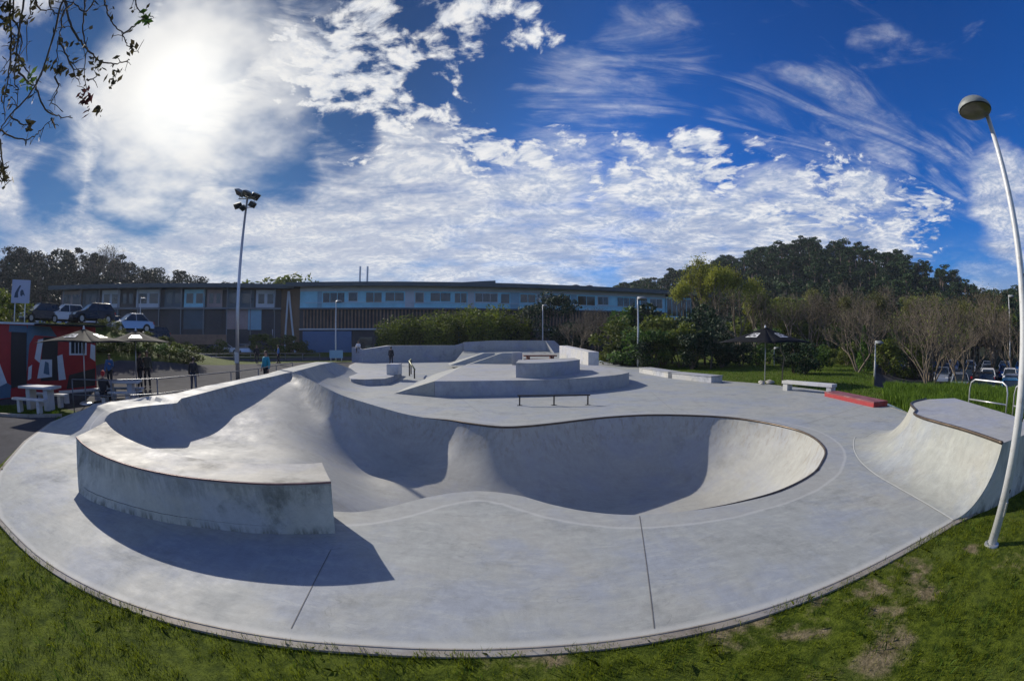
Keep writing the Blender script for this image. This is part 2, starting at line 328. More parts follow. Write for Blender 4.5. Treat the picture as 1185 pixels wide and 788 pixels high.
def ground_mat():
    m, h, b = newmat('turf_soil'); P = h.n('ShaderNodeTexCoord').outputs['Object']
    a = h.noise(P, .5, 6, .6); c = h.noise(P, 7., 7, .7); d = h.noise(P, 45., 4, .7)
    gr = h.mix(h.sstep(c, .35, .65), (.028, .046, .004), (.105, .135, .013)); gr = h.mix(h.sstep(a, .45, .65, 0, .5), gr, (.10, .125, .025))
    soil = h.mix(h.sstep(h.m('ADD', h.m('MULTIPLY', d, .35), h.m('MULTIPLY', h.noise(P, 13., 5, .65), .65)), .35, .65), (.10, .078, .045), (.30, .235, .15))
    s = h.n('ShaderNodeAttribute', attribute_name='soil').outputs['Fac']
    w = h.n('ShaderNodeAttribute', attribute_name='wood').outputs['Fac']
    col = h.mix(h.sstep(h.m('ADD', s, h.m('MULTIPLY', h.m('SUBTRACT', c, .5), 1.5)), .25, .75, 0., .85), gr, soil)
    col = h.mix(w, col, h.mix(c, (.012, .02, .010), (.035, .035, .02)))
    h.put(b.inputs['Base Color'], col); b.inputs['Roughness'].default_value = .95; b.inputs['Specular IOR Level'].default_value = .1
    q = h.n('ShaderNodeBump'); q.inputs['Strength'].default_value = .8; q.inputs['Distance'].default_value = .04
    h.put(q.inputs['Height'], h.m('ADD', c, h.m('MULTIPLY', d, .4))); h.put(b.inputs['Normal'], q.outputs[0])
    return m
M['turf'] = ground_mat()
# ------------------------------------------------------------------ numeric fields
def vnoise(x, y, seed=0):
    xi = np.floor(x).astype(np.int64); yi = np.floor(y).astype(np.int64); xf = x-xi; yf = y-yi
    def h(a, b):
        n = (a*374761393+b*668265263+seed*974711) & 0x7fffffff; n = (n ^ (n >> 13))*1274126177 & 0x7fffffff
        return ((n ^ (n >> 16)) & 0xffff)/65535.
    u = xf*xf*(3-2*xf); v = yf*yf*(3-2*yf)
    return (h(xi, yi)*(1-u)+h(xi+1, yi)*u)*(1-v)+(h(xi, yi+1)*(1-u)+h(xi+1, yi+1)*u)*v
def fbm(x, y, o=4, seed=0):
    s = 0; a = .5
    for i in range(o): s = s+a*vnoise(x*2**i, y*2**i, seed+i); a *= .5
    return s
def sm(t): t = np.clip(t, 0, 1); return t*t*(3-2*t)
def inside(P, x, y):
    P = np.asarray(P, float)[:, :2]; r = np.zeros(x.shape, bool); j = len(P)-1
    for i in range(len(P)):
        xi, yi = P[i]; xj, yj = P[j]
        if yi != yj: r ^= ((yi > y) != (yj > y)) & (x < (xj-xi)*(y-yi)/(yj-yi)+xi)
        j = i
    return r
def polydist(P, x, y, closed=True):    # distance to a polyline and the z (3rd column) of the nearest point, and side
    P = np.asarray(P, float); n = len(P); best = np.full(x.shape, 1e9); zb = np.zeros(x.shape); sg = np.zeros(x.shape)
    for i in range(n if closed else n-1):
        a = P[i]; b = P[(i+1) % n]; dx, dy = b[0]-a[0], b[1]-a[1]; L2 = dx*dx+dy*dy+1e-12
        t = np.clip(((x-a[0])*dx+(y-a[1])*dy)/L2, 0, 1); d = np.hypot(x-a[0]-t*dx, y-a[1]-t*dy); k = d < best
        best = np.where(k, d, best); zb = np.where(k, a[2]+(b[2]-a[2])*t, zb); sg = np.where(k, dx*(y-a[1])-dy*(x-a[0]), sg)
    return best, zb, sg
def catmull(P, n=6, closed=True):
    P = [Vector(p) for p in P]; out = []; N = len(P)
    for i in range(N if closed else N-1):
        g4 = [P[(i+k) % N] if closed else P[min(max(i+k, 0), N-1)] for k in (-1, 0, 1, 2)]
        for j in range(n):
            t = j/n; a, b, c, d = g4
            out.append(.5*((2*b)+(c-a)*t+(2*a-5*b+4*c-d)*t*t+(3*b-a-3*c+d)*t**3))
    if not closed: out.append(P[-1])
    return out
def arcp(u, h, w):            # quarter-pipe profile: u=0 at the lip (returns 1), u>=1 at the flat (returns 0)
    k = 1.4; Rr = k; L = math.sqrt(2*k-1); s = np.clip(1-u, 0, 1)*L
    return (Rr-np.sqrt(Rr*Rr-s*s))
def V3(l): return [Vector(p) if len(p) == 3 else Vector((*p, 0)) for p in l]

WTI = [(-8.05,5.95),(-7.2,5.5),(-6.3,5.15),(-5.32,4.9),(-4.45,4.84),(-3.58,4.98),(-2.85,5.22),(-2.5,5.42)]   # inner edge of the curved wall
LIPC = [at(*p) for p in [(945,545,0),(955,520,0),(930,500,0),(880,488,0),(830,482,0),(760,480,0),(700,483,0),(640,490,0),(610,493,0),(580,494,0),(545,490,0),(520,486,0),(490,483,0),
        (465,478,.12),(440,471,.32),(420,465,.50),(395,457,.72),(370,445,.92),(352,436,1.06),(337,431,1.12),(318,435,1.05),(285,442,.93),(260,448,.82),(230,456,.72),(210,461,.66),(205,466,.62),(165,470,.55),(128,478,.48)]]
LIPC += V3([(-9.55,6.9,.2),(-8.75,6.3,0)])+V3(WTI)+V3([(-2.1,5.5),(-1.7,5.8),(-1.19,6.35),(-.57,6.66),(.05,6.5),(.57,6.05),(1.05,5.72),(1.66,5.5),(2.46,5.47),(3.3,5.55),(4.2,5.75),(5.3,6.3),(6.2,7.1)])
LIP = catmull(LIPC, 6); LIPA = np.array(LIP)
CREST = np.array([tuple(at(*p)) for p in ((338,439,.88),(334,450,.68),(329,466,.33),(326,484,.0),(328,503,-.25),(332,520,-.5))]+[(-5.0,8.6,-.6),(-4.5,7.4,-.7),(-4.2,6.0,-.8),(-4.0,4.0,-.8)])
P3 = np.array([at(337,431,1.12), at(352,427,1.12), at(370,422,1.11), at(385,419,1.1), (-9.9,26.5,.6)])
JOINTS = [[at(740,597), at(757,727)], [at(383,636), at(337,727)], [(-1.0,14.2,0),(-2.4,19.2,0)], [(5.2,13.6,0),(6.3,20.,0)], [(8.2,10.4,0),(13.5,12.6,0)]]
OUTC = V3([(-6.62,2.13),(-5.17,2.05),(-4.03,2.12),(-3.14,2.26),(-2.38,2.42),(-1.67,2.56),(-.99,2.69),(.05,2.79),(.71,2.82),(1.35,2.84),(2.02,2.86),(2.86,2.91),(3.72,2.98),(4.6,3.04),(5.62,3.08)])
WEST = [(-10.6,27.3),(-11.1,24.0),(-10.3,20.5),(-9.5,17.2),(-8.95,14.9),(-9.4,13.6),(-10.0,12.3),(-10.2,10.8),(-10.7,9.9),(-11.6,8.9),(-13.9,8.6),(-13.0,7.1),(-11.15,5.06),(-9.02,3.22),(-7.8,2.5)]
OUT = catmull(OUTC, 4, False)+V3([(7.0,2.98),(8.5,2.85),(10.4,6.3),(11.4,8.2)])+catmull(V3([(12.53,9.82),(13.5,12.2),(14.1,15),(14.2,17.84),(13.2,21.6),(11.88,24.22),(11.45,27),(11.35,30.3),(10.5,42),(9,58)]), 3, False)+V3([(-9,62),(-19,56),(-15,40),(-11.0,29)])+V3(WEST)
OUTA = np.array([(p.x, p.y, 0) for p in OUT])
PLI = [p for p in LIP if p.x < -9. and p.y > 7.6]
BKA, BKB = tuple(at(107,469,.48)), tuple(at(128,478,.48))
PLAT = [tuple(p) for p in P3]+[(*p, 0) for p in WEST[:10]]+[BKA]+[tuple(p) for p in LIPC[18:28][::-1]]
def slabH(x, y):
    x = np.asarray(x, float); y = np.asarray(y, float)
    d, zl, _ = polydist(LIPA, x, y); ins = inside(LIPA, x, y)
    # floor of the bowls
    dc, zc, sg = polydist(CREST, x, y, False)
    back = sm((y-9.2)/4.6); zL = -.28+.80*back
    zR = -1.12-.68*sm((x+3.0)/3.6)
    left = sg < 0
    zc = np.maximum(zc, zL); wd = 1.9+.7*sm((.25-zc)/.8)
    zf = np.where(left, zL+(zc-zL)*np.exp(-(dc/1.35)**2), zR+(zc-zR)*(1-sm(dc/wd)))
    zf = np.minimum(zf, zl-.10); h = np.maximum(zl-zf, 0.02); Lw = 1.30*h+.12
    u = d/Lw; zi = zf+(zl-zf)*arcp(u, 1, 1)
    # deck outside
    po = zl*arcp(d/1.7, 1, 1)
    d3, z3, _ = polydist(P3, x, y, False); po = np.maximum(po, z3*arcp(d3/2.7, 1, 1))
    inp = inside(np.array(PLAT), x, y) | (polydist(np.array(PLAT), x, y)[0] < 1e-3)
    Zp = np.maximum(np.where(d3 < d, z3, zl), 0)
    dp = polydist(np.array([BKA, BKB]), x, y, False)[0]
    bank = .48*(1-np.clip(dp/1.3, 0, 1)); po = np.where(x < -9.3, np.maximum(np.where(y < 8.3, np.minimum(po, bank), po), np.where(y < 8.6, bank, 0)), po)
    zo = np.where(inp, Zp, po)
    zo = zo+.5*sm((y-40)/14)*0
    return np.where(ins, zi, zo), np.where(ins, -d, d)

# terrain outside the slab
def terrH(x, y):
    x = np.asarray(x, float); y = np.asarray(y, float); r = np.hypot(x, y); a = np.degrees(np.arctan2(x, y))
    z = np.full(x.shape, -.03)+.04*(fbm(x*.6, y*.6, 3, 5)-.45)*np.clip(r/3, 0, 1)
    z = z+.55*sm((y-45)/20)*sm((60-np.abs(a))/20)
    z = z+3.6*sm((-a-33)/23)*sm((r-24)/13.5)*(a > -120)
    z = z-1.5*sm((a-44)/8)*sm((r-23)/9)*sm((130-a)/20)*(1-sm((r-75)/15))
    z = z+.12*sm((a-40)/8)*sm((r-14)/4)*(1-sm((r-21)/3))
    # hills
    aR = [-180, 2, 8, 12, 23, 30, 39, 46, 52, 58, 62, 69, 80, 110, 180]; eR = [0, 0, 2.0, 4.4, 7.2, 8.7, 10.4, 9.0, 7.7, 5.9, 3.6, 3.6, 3.4, 0, 0]
    eh = np.interp(a, aR, eR)
    aL = [-180, -110, -80, -69, -56, -47, -38, -30, -20, 0, 180]; eL = [0, 0, 5.0, 5.6, 6.0, 5.0, 3.8, 3.0, 1.5, 0, 0]
    el = np.interp(a, aL, eL)
    z = z+np.tan(np.radians(eh))*195*sm((r-88)/107)+np.tan(np.radians(el))*140*sm((r-92)/48)
    return z
SOILP = [(1015,682,.28),(1060,662,.30),(1018,715,.26),(1030,745,.22),(850,738,.28),(872,722,.18),(1000,692,.2),(150,692,.10),(182,705,.10),(1035,655,.2),(930,735,.2),(1010,770,.2),(1120,640,.14),(100,660,.08),(640,765,.15),(260,728,.07),(1080,690,.2),(940,700,.14)]
SOILG = [(at(a, b, -.07).x, at(a, b, -.07).y, c) for a, b, c in SOILP]
def soil(x, y):
    s = np.zeros(x.shape)
    for a, b, c in SOILG:
        s = np.maximum(s, .85*np.exp(-(((x-a)/1.5)**2+(y-b)**2)/(c*c*.8)))
    n = fbm(x*6.1, y*6.1, 5, 3); s = s*(-.15+1.95*n)
    de = polydist(OUTA, x, y)[0]; s = np.maximum(s, np.clip(.55-de*9, 0, 1)*(fbm(x*2., y*2., 3, 9) > .42)*1.0)
    return s+.35*np.clip((fbm(x*1.3+9, y*1.3, 4, 21)-.56)*5, 0, 1)

def cdt(pts, loops, opens=()):
    vs = [Vector((float(p[0]), float(p[1]))) for p in pts]; es = []
    for L in list(loops)+list(opens):
        b = len(vs); vs += [Vector((p[0], p[1])) for p in L]; n = len(L)
        es += [(b+i, b+i+1) for i in range(n-1)]
        if any(L is q for q in loops): es.append((b+n-1, b))
    v, e, f, *_ = delaunay_2d_cdt(vs, es, [], 0, 1e-5)
    return np.array([(p.x, p.y) for p in v]), np.array([t for t in f if len(t) == 3])
def sub(v, f, keep):
    f = f[keep]; u, inv = np.unique(f, return_inverse=True); return v[u], inv.reshape(f.shape)

# ------------------------------------------------------------------ skate park slab
def build_slab():
    rs = [1.9*1.0135**i for i in range(262)]; pts = []
    for i, r in enumerate(rs):
        da = max(.55, 2.2/ r*.45); n = int(168/da)
        for k in range(n+1):
            a = R(-84+168*(k+(i % 2)*.5)/n); pts.append((r*math.sin(a), r*math.cos(a)))
    pts = np.array(pts); pts = pts[inside(OUTA, pts[:, 0], pts[:, 1])]
    dl = polydist(LIPA, pts[:, 0], pts[:, 1])[0]; do = polydist(OUTA, pts[:, 0], pts[:, 1])[0]
    pts = pts[(dl > .05) & (do > .04)]
    rings = []
    N = len(LIP)
    for off in (.035, .08, .15, .24):
        for i in range(N):
            t = LIP[(i+1) % N]-LIP[i-1]; nn = Vector((-t.y, t.x)).normalized(); p = LIP[i]; q = (p.x+nn.x*off, p.y+nn.y*off)
            for s in (1, -1):
                if s < 0 and off > .1: continue
                rings.append((p.x+nn.x*off*s, p.y+nn.y*off*s))
    rings = np.array(rings); rings = rings[inside(OUTA, rings[:, 0], rings[:, 1])]
    pts = np.vstack([pts, rings])
    v, f = cdt(pts, [LIP, OUT, [Vector(p) for p in PLAT]])
    c = v[f].mean(1); v, f = sub(v, f, inside(OUTA, c[:, 0], c[:, 1]))
    z, dd = slabH(v[:, 0], v[:, 1])
    a, b, c = v[f[:, 0]], v[f[:, 1]], v[f[:, 2]]; ar = (b[:, 0]-a[:, 0])*(c[:, 1]-a[:, 1])-(b[:, 1]-a[:, 1])*(c[:, 0]-a[:, 0])
    f = np.where((ar < 0)[:, None], f[:, ::-1], f); f = f[np.abs(ar) > 1e-9]
    # trowel the hips smooth: relax the height inside the bowls, the lip stays put
    e = np.vstack([f[:, [0, 1]], f[:, [1, 2]], f[:, [2, 0]]]); e = np.vstack([e, e[:, ::-1]]); e = np.unique(e, axis=0); deg = np.bincount(e[:, 0], minlength=len(v))
    L_ = np.linalg.norm(v[e[:, 0]]-v[e[:, 1]], axis=1)+.02; wgt = 1/L_; ws = np.bincount(e[:, 0], wgt, len(v))
    cr = polydist(CREST[:5], v[:, 0], v[:, 1], False)[0]; mk = sm((2.7-cr)/1.8)*sm((-dd-.30)/.9)
    for _ in range(40):
        z = z+mk*.8*(np.bincount(e[:, 0], wgt*z[e[:, 1]], len(v))/np.maximum(ws, 1e-9)-z)
    me = mesh_np('skatepark_slab', np.column_stack([v, z]), f)
    ea = me.attributes.new('edged', 'FLOAT', 'POINT'); ea.data.foreach_set('value', polydist(OUTA, v[:, 0], v[:, 1])[0].astype(np.float32)); at_ = me.attributes.new('lipd', 'FLOAT', 'POINT'); at_.data.foreach_set('value', dd.astype(np.float32))
    o = link('skatepark_slab', me, M['slab'], angle=28); tag(o, kind='structure')
    # slab edge: a worn concrete kerb that drops into the turf
    mb = MB(); n = len(OUT); vs = []; fs = []
    zo = slabH(np.array([p.x for p in OUT]), np.array([p.y for p in OUT]))[0]
    cen = [OUT[(i+1) % n]-OUT[i-1] for i in range(n)]
    for i in range(n):
        t = cen[i]; nn = Vector((t.y, -t.x)).normalized(); p = OUT[i]; zz = max(zo[i], zo[i])
        q = [(-.015, .003), (.0, .003), (.005, -.003), (.08, -.010), (.085, -1.4 if p.x < -9 or p.y > 30 else -.4)]
        vs += [(p.x+nn.x*a, p.y+nn.y*a, zz+b) for a, b in q]
    for i in range(n):
        j = (i+1) % n
        for k in range(4): fs.append((i*5+k, j*5+k, j*5+k+1, i*5+k+1))
    mb.add(vs, fs); o = mb.build('slab_edge', M['kerb']); tag(o, kind='structure')
    for L in JOINTS:
        a = Vector(L[0]); b = Vector(L[1]); d = (b-a).normalized(); s = Vector((-d.y, d.x, 0))*.0045; m_ = MB(); P_ = []
        for k in range(13):
            p = a+(b-a)*k/12; P_ += [p+s, p-s]
        zz = slabH(np.array([p.x for p in P_]), np.array([p.y for p in P_]))[0]
        m_.add([(p.x, p.y, q+.004) for p, q in zip(P_, zz)], [(2*k, 2*k+1, 2*k+3, 2*k+2) for k in range(12)])
        tag(m_.build('control_joint', M['joint']), kind='structure')
M['joint'] = simple('joint_seam', (.13, .125, .12), .8, 0, .3, 20)
build_slab()
# coping: steel tube set in the lip of the deep bowl
cop = [p for p in LIP]
i0 = min(range(len(LIP)), key=lambda i: (LIP[i].xy-at(490,483).xy).length); i1 = min(range(len(LIP)), key=lambda i: (LIP[i].xy-at(790,590).xy).length)
seg = LIP[i1:]+LIP[:i0+1] if i1 > i0 else LIP[i1:i0+1]
mb = MB(); mb.tube([Vector((p.x, p.y, p.z-.006)) for p in seg], [.030*min(1, .15+k/14, .15+(len(seg)-1-k)/10) for k in range(len(seg))], 8)
tag(mb.build('coping_rail', M['coping'], smooth=True), 'dark rusty steel coping running round the lip of the deep bowl', 'coping')

# ------------------------------------------------------------------ ground, plaza, road, car parks
PLAZA = [(-9.5,8.8),(-16.6,9.2),(-19.0,6.6),(-24,5.),(-23,8.5),(-23.5,15),(-23,18.5),(-22,21.5),(-21.5,25),(-24,32),(-26,38),(-22,45),(-14,48),(-8,50),(-8,30)]
PATH = [(-9.2,3.1),(-11.2,5.0),(-13.1,7.05),(-13.7,7.9),(-14.6,6.9),(-16.4,5.6),(-24,4.2),(-26,-4),(-14,-4),(-10,0)]
def ring(a0, a1, r0, r1, n=14):
    o = [(r1*math.sin(R(a0+(a1-a0)*k/n)), r1*math.cos(R(a0+(a1-a0)*k/n))) for k in range(n+1)]
    return o+[(r0*math.sin(R(a0+(a1-a0)*k/n)), r0*math.cos(R(a0+(a1-a0)*k/n))) for k in range(n, -1, -1)]
ROAD = ring(-49, -12, 53, 59); LOT = ring(-72, -46, 40, 62); LOTR = ring(47, 92, 27, 72)
def build_ground():
    pts = []
    for i in range(130):
        r = 1.0*1.055**i
        if r > 620: break
        n = max(40, int(360/max(1.1, 3.2-.02*r))); 
        for k in range(n): a = 2*math.pi*(k+(i % 2)*.5)/n; pts.append((r*math.sin(a), r*math.cos(a)))
    X, Y = np.meshgrid(np.arange(-9, 9, .07), np.arange(-.4, 3.5, .07)); X = X+rng.uniform(-.01, .01, X.shape); pts += list(zip(X.ravel(), Y.ravel()))
    pts = np.array(pts); hole = [Vector((p.x, p.y)) for p in OUT]
    cx = [OUT[(i+1) % len(OUT)]-OUT[i-1] for i in range(len(OUT))]
    hole = [Vector((OUT[i].x-cx[i].y/-cx[i].length*-.03, OUT[i].y-cx[i].x/cx[i].length*-.03)) for i in range(len(OUT))]
    pts = pts[~inside(OUTA, pts[:, 0], pts[:, 1])]
    v, f = cdt(pts, [OUT, PLAZA, PATH, ROAD, LOT, LOTR])
    c = v[f].mean(1); k = ~inside(OUTA, c[:, 0], c[:, 1]); v, f = sub(v, f, k)
    a, b, c = v[f[:, 0]], v[f[:, 1]], v[f[:, 2]]; ar = (b[:, 0]-a[:, 0])*(c[:, 1]-a[:, 1])-(b[:, 1]-a[:, 1])*(c[:, 0]-a[:, 0])
    f = np.where((ar < 0)[:, None], f[:, ::-1], f); f = f[np.abs(ar) > 1e-9]
    z = terrH(v[:, 0], v[:, 1]); c = v[f].mean(1)
    kind = np.zeros(len(f), int)
    for i, P in enumerate((PLAZA, PATH, ROAD, LOT, LOTR)): kind[(kind == 0) & inside(P, c[:, 0], c[:, 1])] = i+1
    for i, (nm, mt) in enumerate((('turf', 'turf'), ('plaza', 'asphalt'), ('path', 'asphalt'), ('road', 'road'), ('parking_ground', 'asphalt'), ('parking_ground', 'asphalt'))):
        vv, ff = sub(np.column_stack([v, z]), f, kind == i); me = mesh_np(nm, vv, ff)
        if i == 0:
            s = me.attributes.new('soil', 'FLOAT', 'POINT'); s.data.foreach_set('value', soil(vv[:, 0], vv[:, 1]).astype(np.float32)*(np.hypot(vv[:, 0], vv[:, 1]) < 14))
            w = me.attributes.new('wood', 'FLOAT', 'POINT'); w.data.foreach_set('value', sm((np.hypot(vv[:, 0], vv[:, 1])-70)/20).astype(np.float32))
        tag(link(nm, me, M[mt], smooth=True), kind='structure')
build_ground()
# kerb of the grass patch by the tables
mb = MB(); kp = [(-13.75,8.0),(-14.6,6.95),(-16.4,5.65),(-19.5,4.9),(-24,4.2)]
for a, b in zip(kp[:-1], kp[1:]):
    a = Vector((*a, 0)); b = Vector((*b, 0)); d = (b-a); n = Vector((-d.y, d.x, 0)).normalized()*.07
    mb.add([a+n+Vector((0,0,-.3)), a-n+Vector((0,0,-.3)), b-n+Vector((0,0,-.3)), b+n+Vector((0,0,-.3)), a+n+Vector((0,0,.06)), a-n+Vector((0,0,.06)), b-n+Vector((0,0,.06)), b+n+Vector((0,0,.06))],
           [(0,1,5,4),(1,2,6,5),(2,3,7,6),(3,0,4,7),(4,5,6,7)])
tag(mb.build('kerb', M['kerb']), kind='structure')
# parking bay lines
def bay(x, y, a, L=4.6):
    pass

# ------------------------------------------------------------------ turf blades
def blades(name, x, y, h, w, mat, lean=.5, label=None, zf=None):
    n = len(x); z = (zf or terrH)(x, y); a = rng.uniform(0, 2*np.pi, n); l = rng.normal(0, lean, n)*h; b = rng.uniform(0, 2*np.pi, n)
    base = np.column_stack([x, y, z-.01]); dx = np.column_stack([np.cos(a), np.sin(a), 0*a])*(w/2)[:, None]
    mid = base+np.column_stack([np.cos(b)*l*.35, np.sin(b)*l*.35, h*.6]); tip = base+np.column_stack([np.cos(b)*l, np.sin(b)*l, h*np.clip(1-.25*np.abs(l/h), .4, 1)])
    V = np.stack([base-dx, base+dx, mid+dx*.8, tip, mid-dx*.8], 1).reshape(-1, 3)
    me = mesh_np(name, V, np.arange(5*n).reshape(n, 5)); o = link(name, me, M[mat]); tag(o, kind='stuff')
    if label: o['label'] = label; o['category'] = 'grass'
    return o
def scatter_front():
    n = 330000; x = rng.uniform(-9.5, 11.5, n); y = rng.uniform(-.3, 3.6, n); r = np.hypot(x, y)
    k = ~inside(OUTA, x, y) & (r > 1.6) & (y > np.abs(x)*.02); x, y = x[k], y[k]
    cl = fbm(x*6, y*6, 3, 8); s = soil(x, y)+1.5*(fbm(x*11, y*11, 3, 30)-.47)-.04; d = polydist(OUTA, x, y)[0]
    far_ = np.hypot(x, y); keep = (rng.uniform(0, 1, len(x)) < np.clip(.25+1.6*(cl-.25), .15, 1)*np.clip(1.25-far_/12, .3, 1)) & ((s < .36+rng.uniform(-.15, .15, len(x))) | (rng.uniform(0, 1, len(x)) < .16)) & (d > .02)
    x, y, cl = x[keep], y[keep], cl[keep]; de = d[keep]; h = (.016+.062*np.clip((cl-.2)*1.6, 0, 1))*rng.uniform(.5, 1.5, len(x)); h = h+.02*(de < .12)
    blades('grass', x, y, h, rng.uniform(.003, .006, len(x)), 'grass', .55, 'short trampled turf blades along the near edge of the concrete')
    n = 26000; x = rng.uniform(-9.5, 11.5, n); y = rng.uniform(-.3, 3.6, n); k = ~inside(OUTA, x, y) & (np.hypot(x, y) > 1.7) & (fbm(x*3.3+5, y*3.3, 3, 44) > .56); x, y = x[k], y[k]
    blades('weed', x, y, rng.uniform(.05, .115, len(x)), rng.uniform(.005, .010, len(x)), 'weed', .6, 'taller coarse weeds in clumps among the short turf')
scatter_front()
def scatter_right():
    n = 90000; a = np.radians(rng.uniform(14, 75, n)); r = rng.uniform(10, 46, n)**1; x = r*np.sin(a); y = r*np.cos(a)
    k = ~inside(OUTA, x, y) & ~inside(LOTR, x, y); x, y = x[k], y[k]; h = rng.uniform(.05, .13, len(x))
    blades('grass', x, y, h, rng.uniform(.012, .03, len(x)), 'tallgrass', .5, 'short lawn on the verge behind the bench and red ledge')
    n = 26000; a = np.radians(rng.uniform(48.5, 72, n)); r = 15.5+rng.uniform(0, 9, n); x = r*np.sin(a); y = r*np.cos(a)
    k = ~inside(OUTA, x, y); x, y = x[k], y[k]; c = fbm(x*1.2, y*1.2, 3, 4); h = (.2+.5*c)*rng.uniform(.6, 1.2, len(x))
    blades('tall_grass', x, y, h, rng.uniform(.015, .035, len(x)), 'tallgrass', .25, 'tall bright green grass between the concrete and the car park')
    n = 9000; a = np.radians(rng.uniform(-72, -60, n)); r = rng.uniform(15.2, 19.5, n); x = r*np.sin(a); y = r*np.cos(a)
    k = ~inside(OUTA, x, y) & ~inside(PLAZA, x, y) & ~inside(PATH, x, y); x, y = x[k], y[k]
    blades('grass', x, y, rng.uniform(.04, .1, len(x)), rng.uniform(.01, .02, len(x)), 'tallgrass', .5, 'small patch of lawn in front of the picnic table at the left edge')
scatter_right()
# ------------------------------------------------------------------ curved wall on the near side of the shallow bowl
def build_wall():
    TO = V3([at(88,505,.70), at(97,514,.70), at(115,525,.70), at(150,538,.70), at(200,549,.70), at(260,556,.70), at(320,559,.70), at(383,557,.70)])
    BO = V3([at(91,570), at(100,577), at(112,583), at(140,592), at(190,604), at(240,611), at(300,617), at(388,617)])
    TO = catmull(TO, 8, False); BO = catmull(BO, 8, False); n = len(TO)
    TI = catmull(V3([(p[0], p[1]+.0, .70) for p in WTI]), 8, False)
    def res(L, n):
        d = [0]
        for a, b in zip(L[:-1], L[1:]): d.append(d[-1]+(b-a).length)
        o = []; j = 0
        for i in range(n):
            t = d[-1]*i/(n-1)
            while j < len(d)-2 and d[j+1] < t: j += 1
            o.append(L[j].lerp(L[j+1], min(1, max(0, (t-d[j])/(d[j+1]-d[j]+1e-9)))))
        return o
    TO = res(TO, 60); BO = res(BO, 60); TI = res(TI, 60)
    root = empty('curved_wall', tuple(BO[30]), 0, 'long curved concrete wall with grimy sides on the near left edge of the bowl', 'concrete wall')
    inv = -Vector(BO[30])
    face = MB(); top = MB(); vs = []; 
    for i in range(60):
        o = (TO[i]-TI[i]).normalized(); o.z = 0; b = BO[i]-o*.0; b.z = -.02
        t = TO[i]; ti = TI[i]
        vs += [b+inv, t-o*.0+Vector((0,0,-.035))+inv, ti+Vector((0,0,-.03))+inv, Vector((ti.x, ti.y, -.75))+inv]
    fs = []
    for i in range(59):
        a = i*4; b = a+4; fs += [(a, b, b+1, a+1), (a+2, b+2, b+3, a+3)]
    fs += [(0, 1, 2, 3), (59*4+3, 59*4+2, 59*4+1, 59*4)]
    face.add(vs, fs); face.build('wall_body', M['wallside'], root, angle=30)
    vs = []; m = 6
    for i in range(60):
        t = TO[i]; ti = TI[i]; o = (t-ti); o.z = 0; o.normalize()
        P_ = [t+o*.004+Vector((0,0,-.045)), t+Vector((0,0,-.012))+o*.004, t-o*.018]
        for k in (.25, .5, .75): P_.append(t.lerp(ti, k)+Vector((0, 0, -.012*math.sin(math.pi*k))))
        P_ += [ti+o*.018, ti-o*.004+Vector((0,0,-.012)), ti-o*.004+Vector((0,0,-.045))]
        vs += [p+inv for p in P_]; m = len(P_)
    fs = [(i*m+k, (i+1)*m+k, (i+1)*m+k+1, i*m+k+1) for i in range(59) for k in range(m-1)]
    fs += [tuple(range(m)), tuple(59*m+k for k in range(m))[::-1]]
    top.add(vs, fs); top.build('wall_top', M['wall'], root, angle=30)
    e = MB(); e.tube([TO[i]+inv+Vector((0,0,-.012)) for i in range(60)], .012, 6); e.build('edge_strip', M['copingp'], root, smooth=True)
    # horizontal formwork crack low on the outer face
    c = MB(); L = []
    for i in range(4, 50):
        f = .17+.004*math.sin(i*1.7); p = BO[i].lerp(TO[i], f); o = (TO[i]-TI[i]); o.z = 0; o.normalize(); L.append(p+o*.002+inv)
    c.tube(L, .004, 4); c.build('formwork_seam', M['joint'], root)
M['copingp'] = simple('worn_edge_steel', (.22, .13, .11), .5, .4, .4, 12)
build_wall()

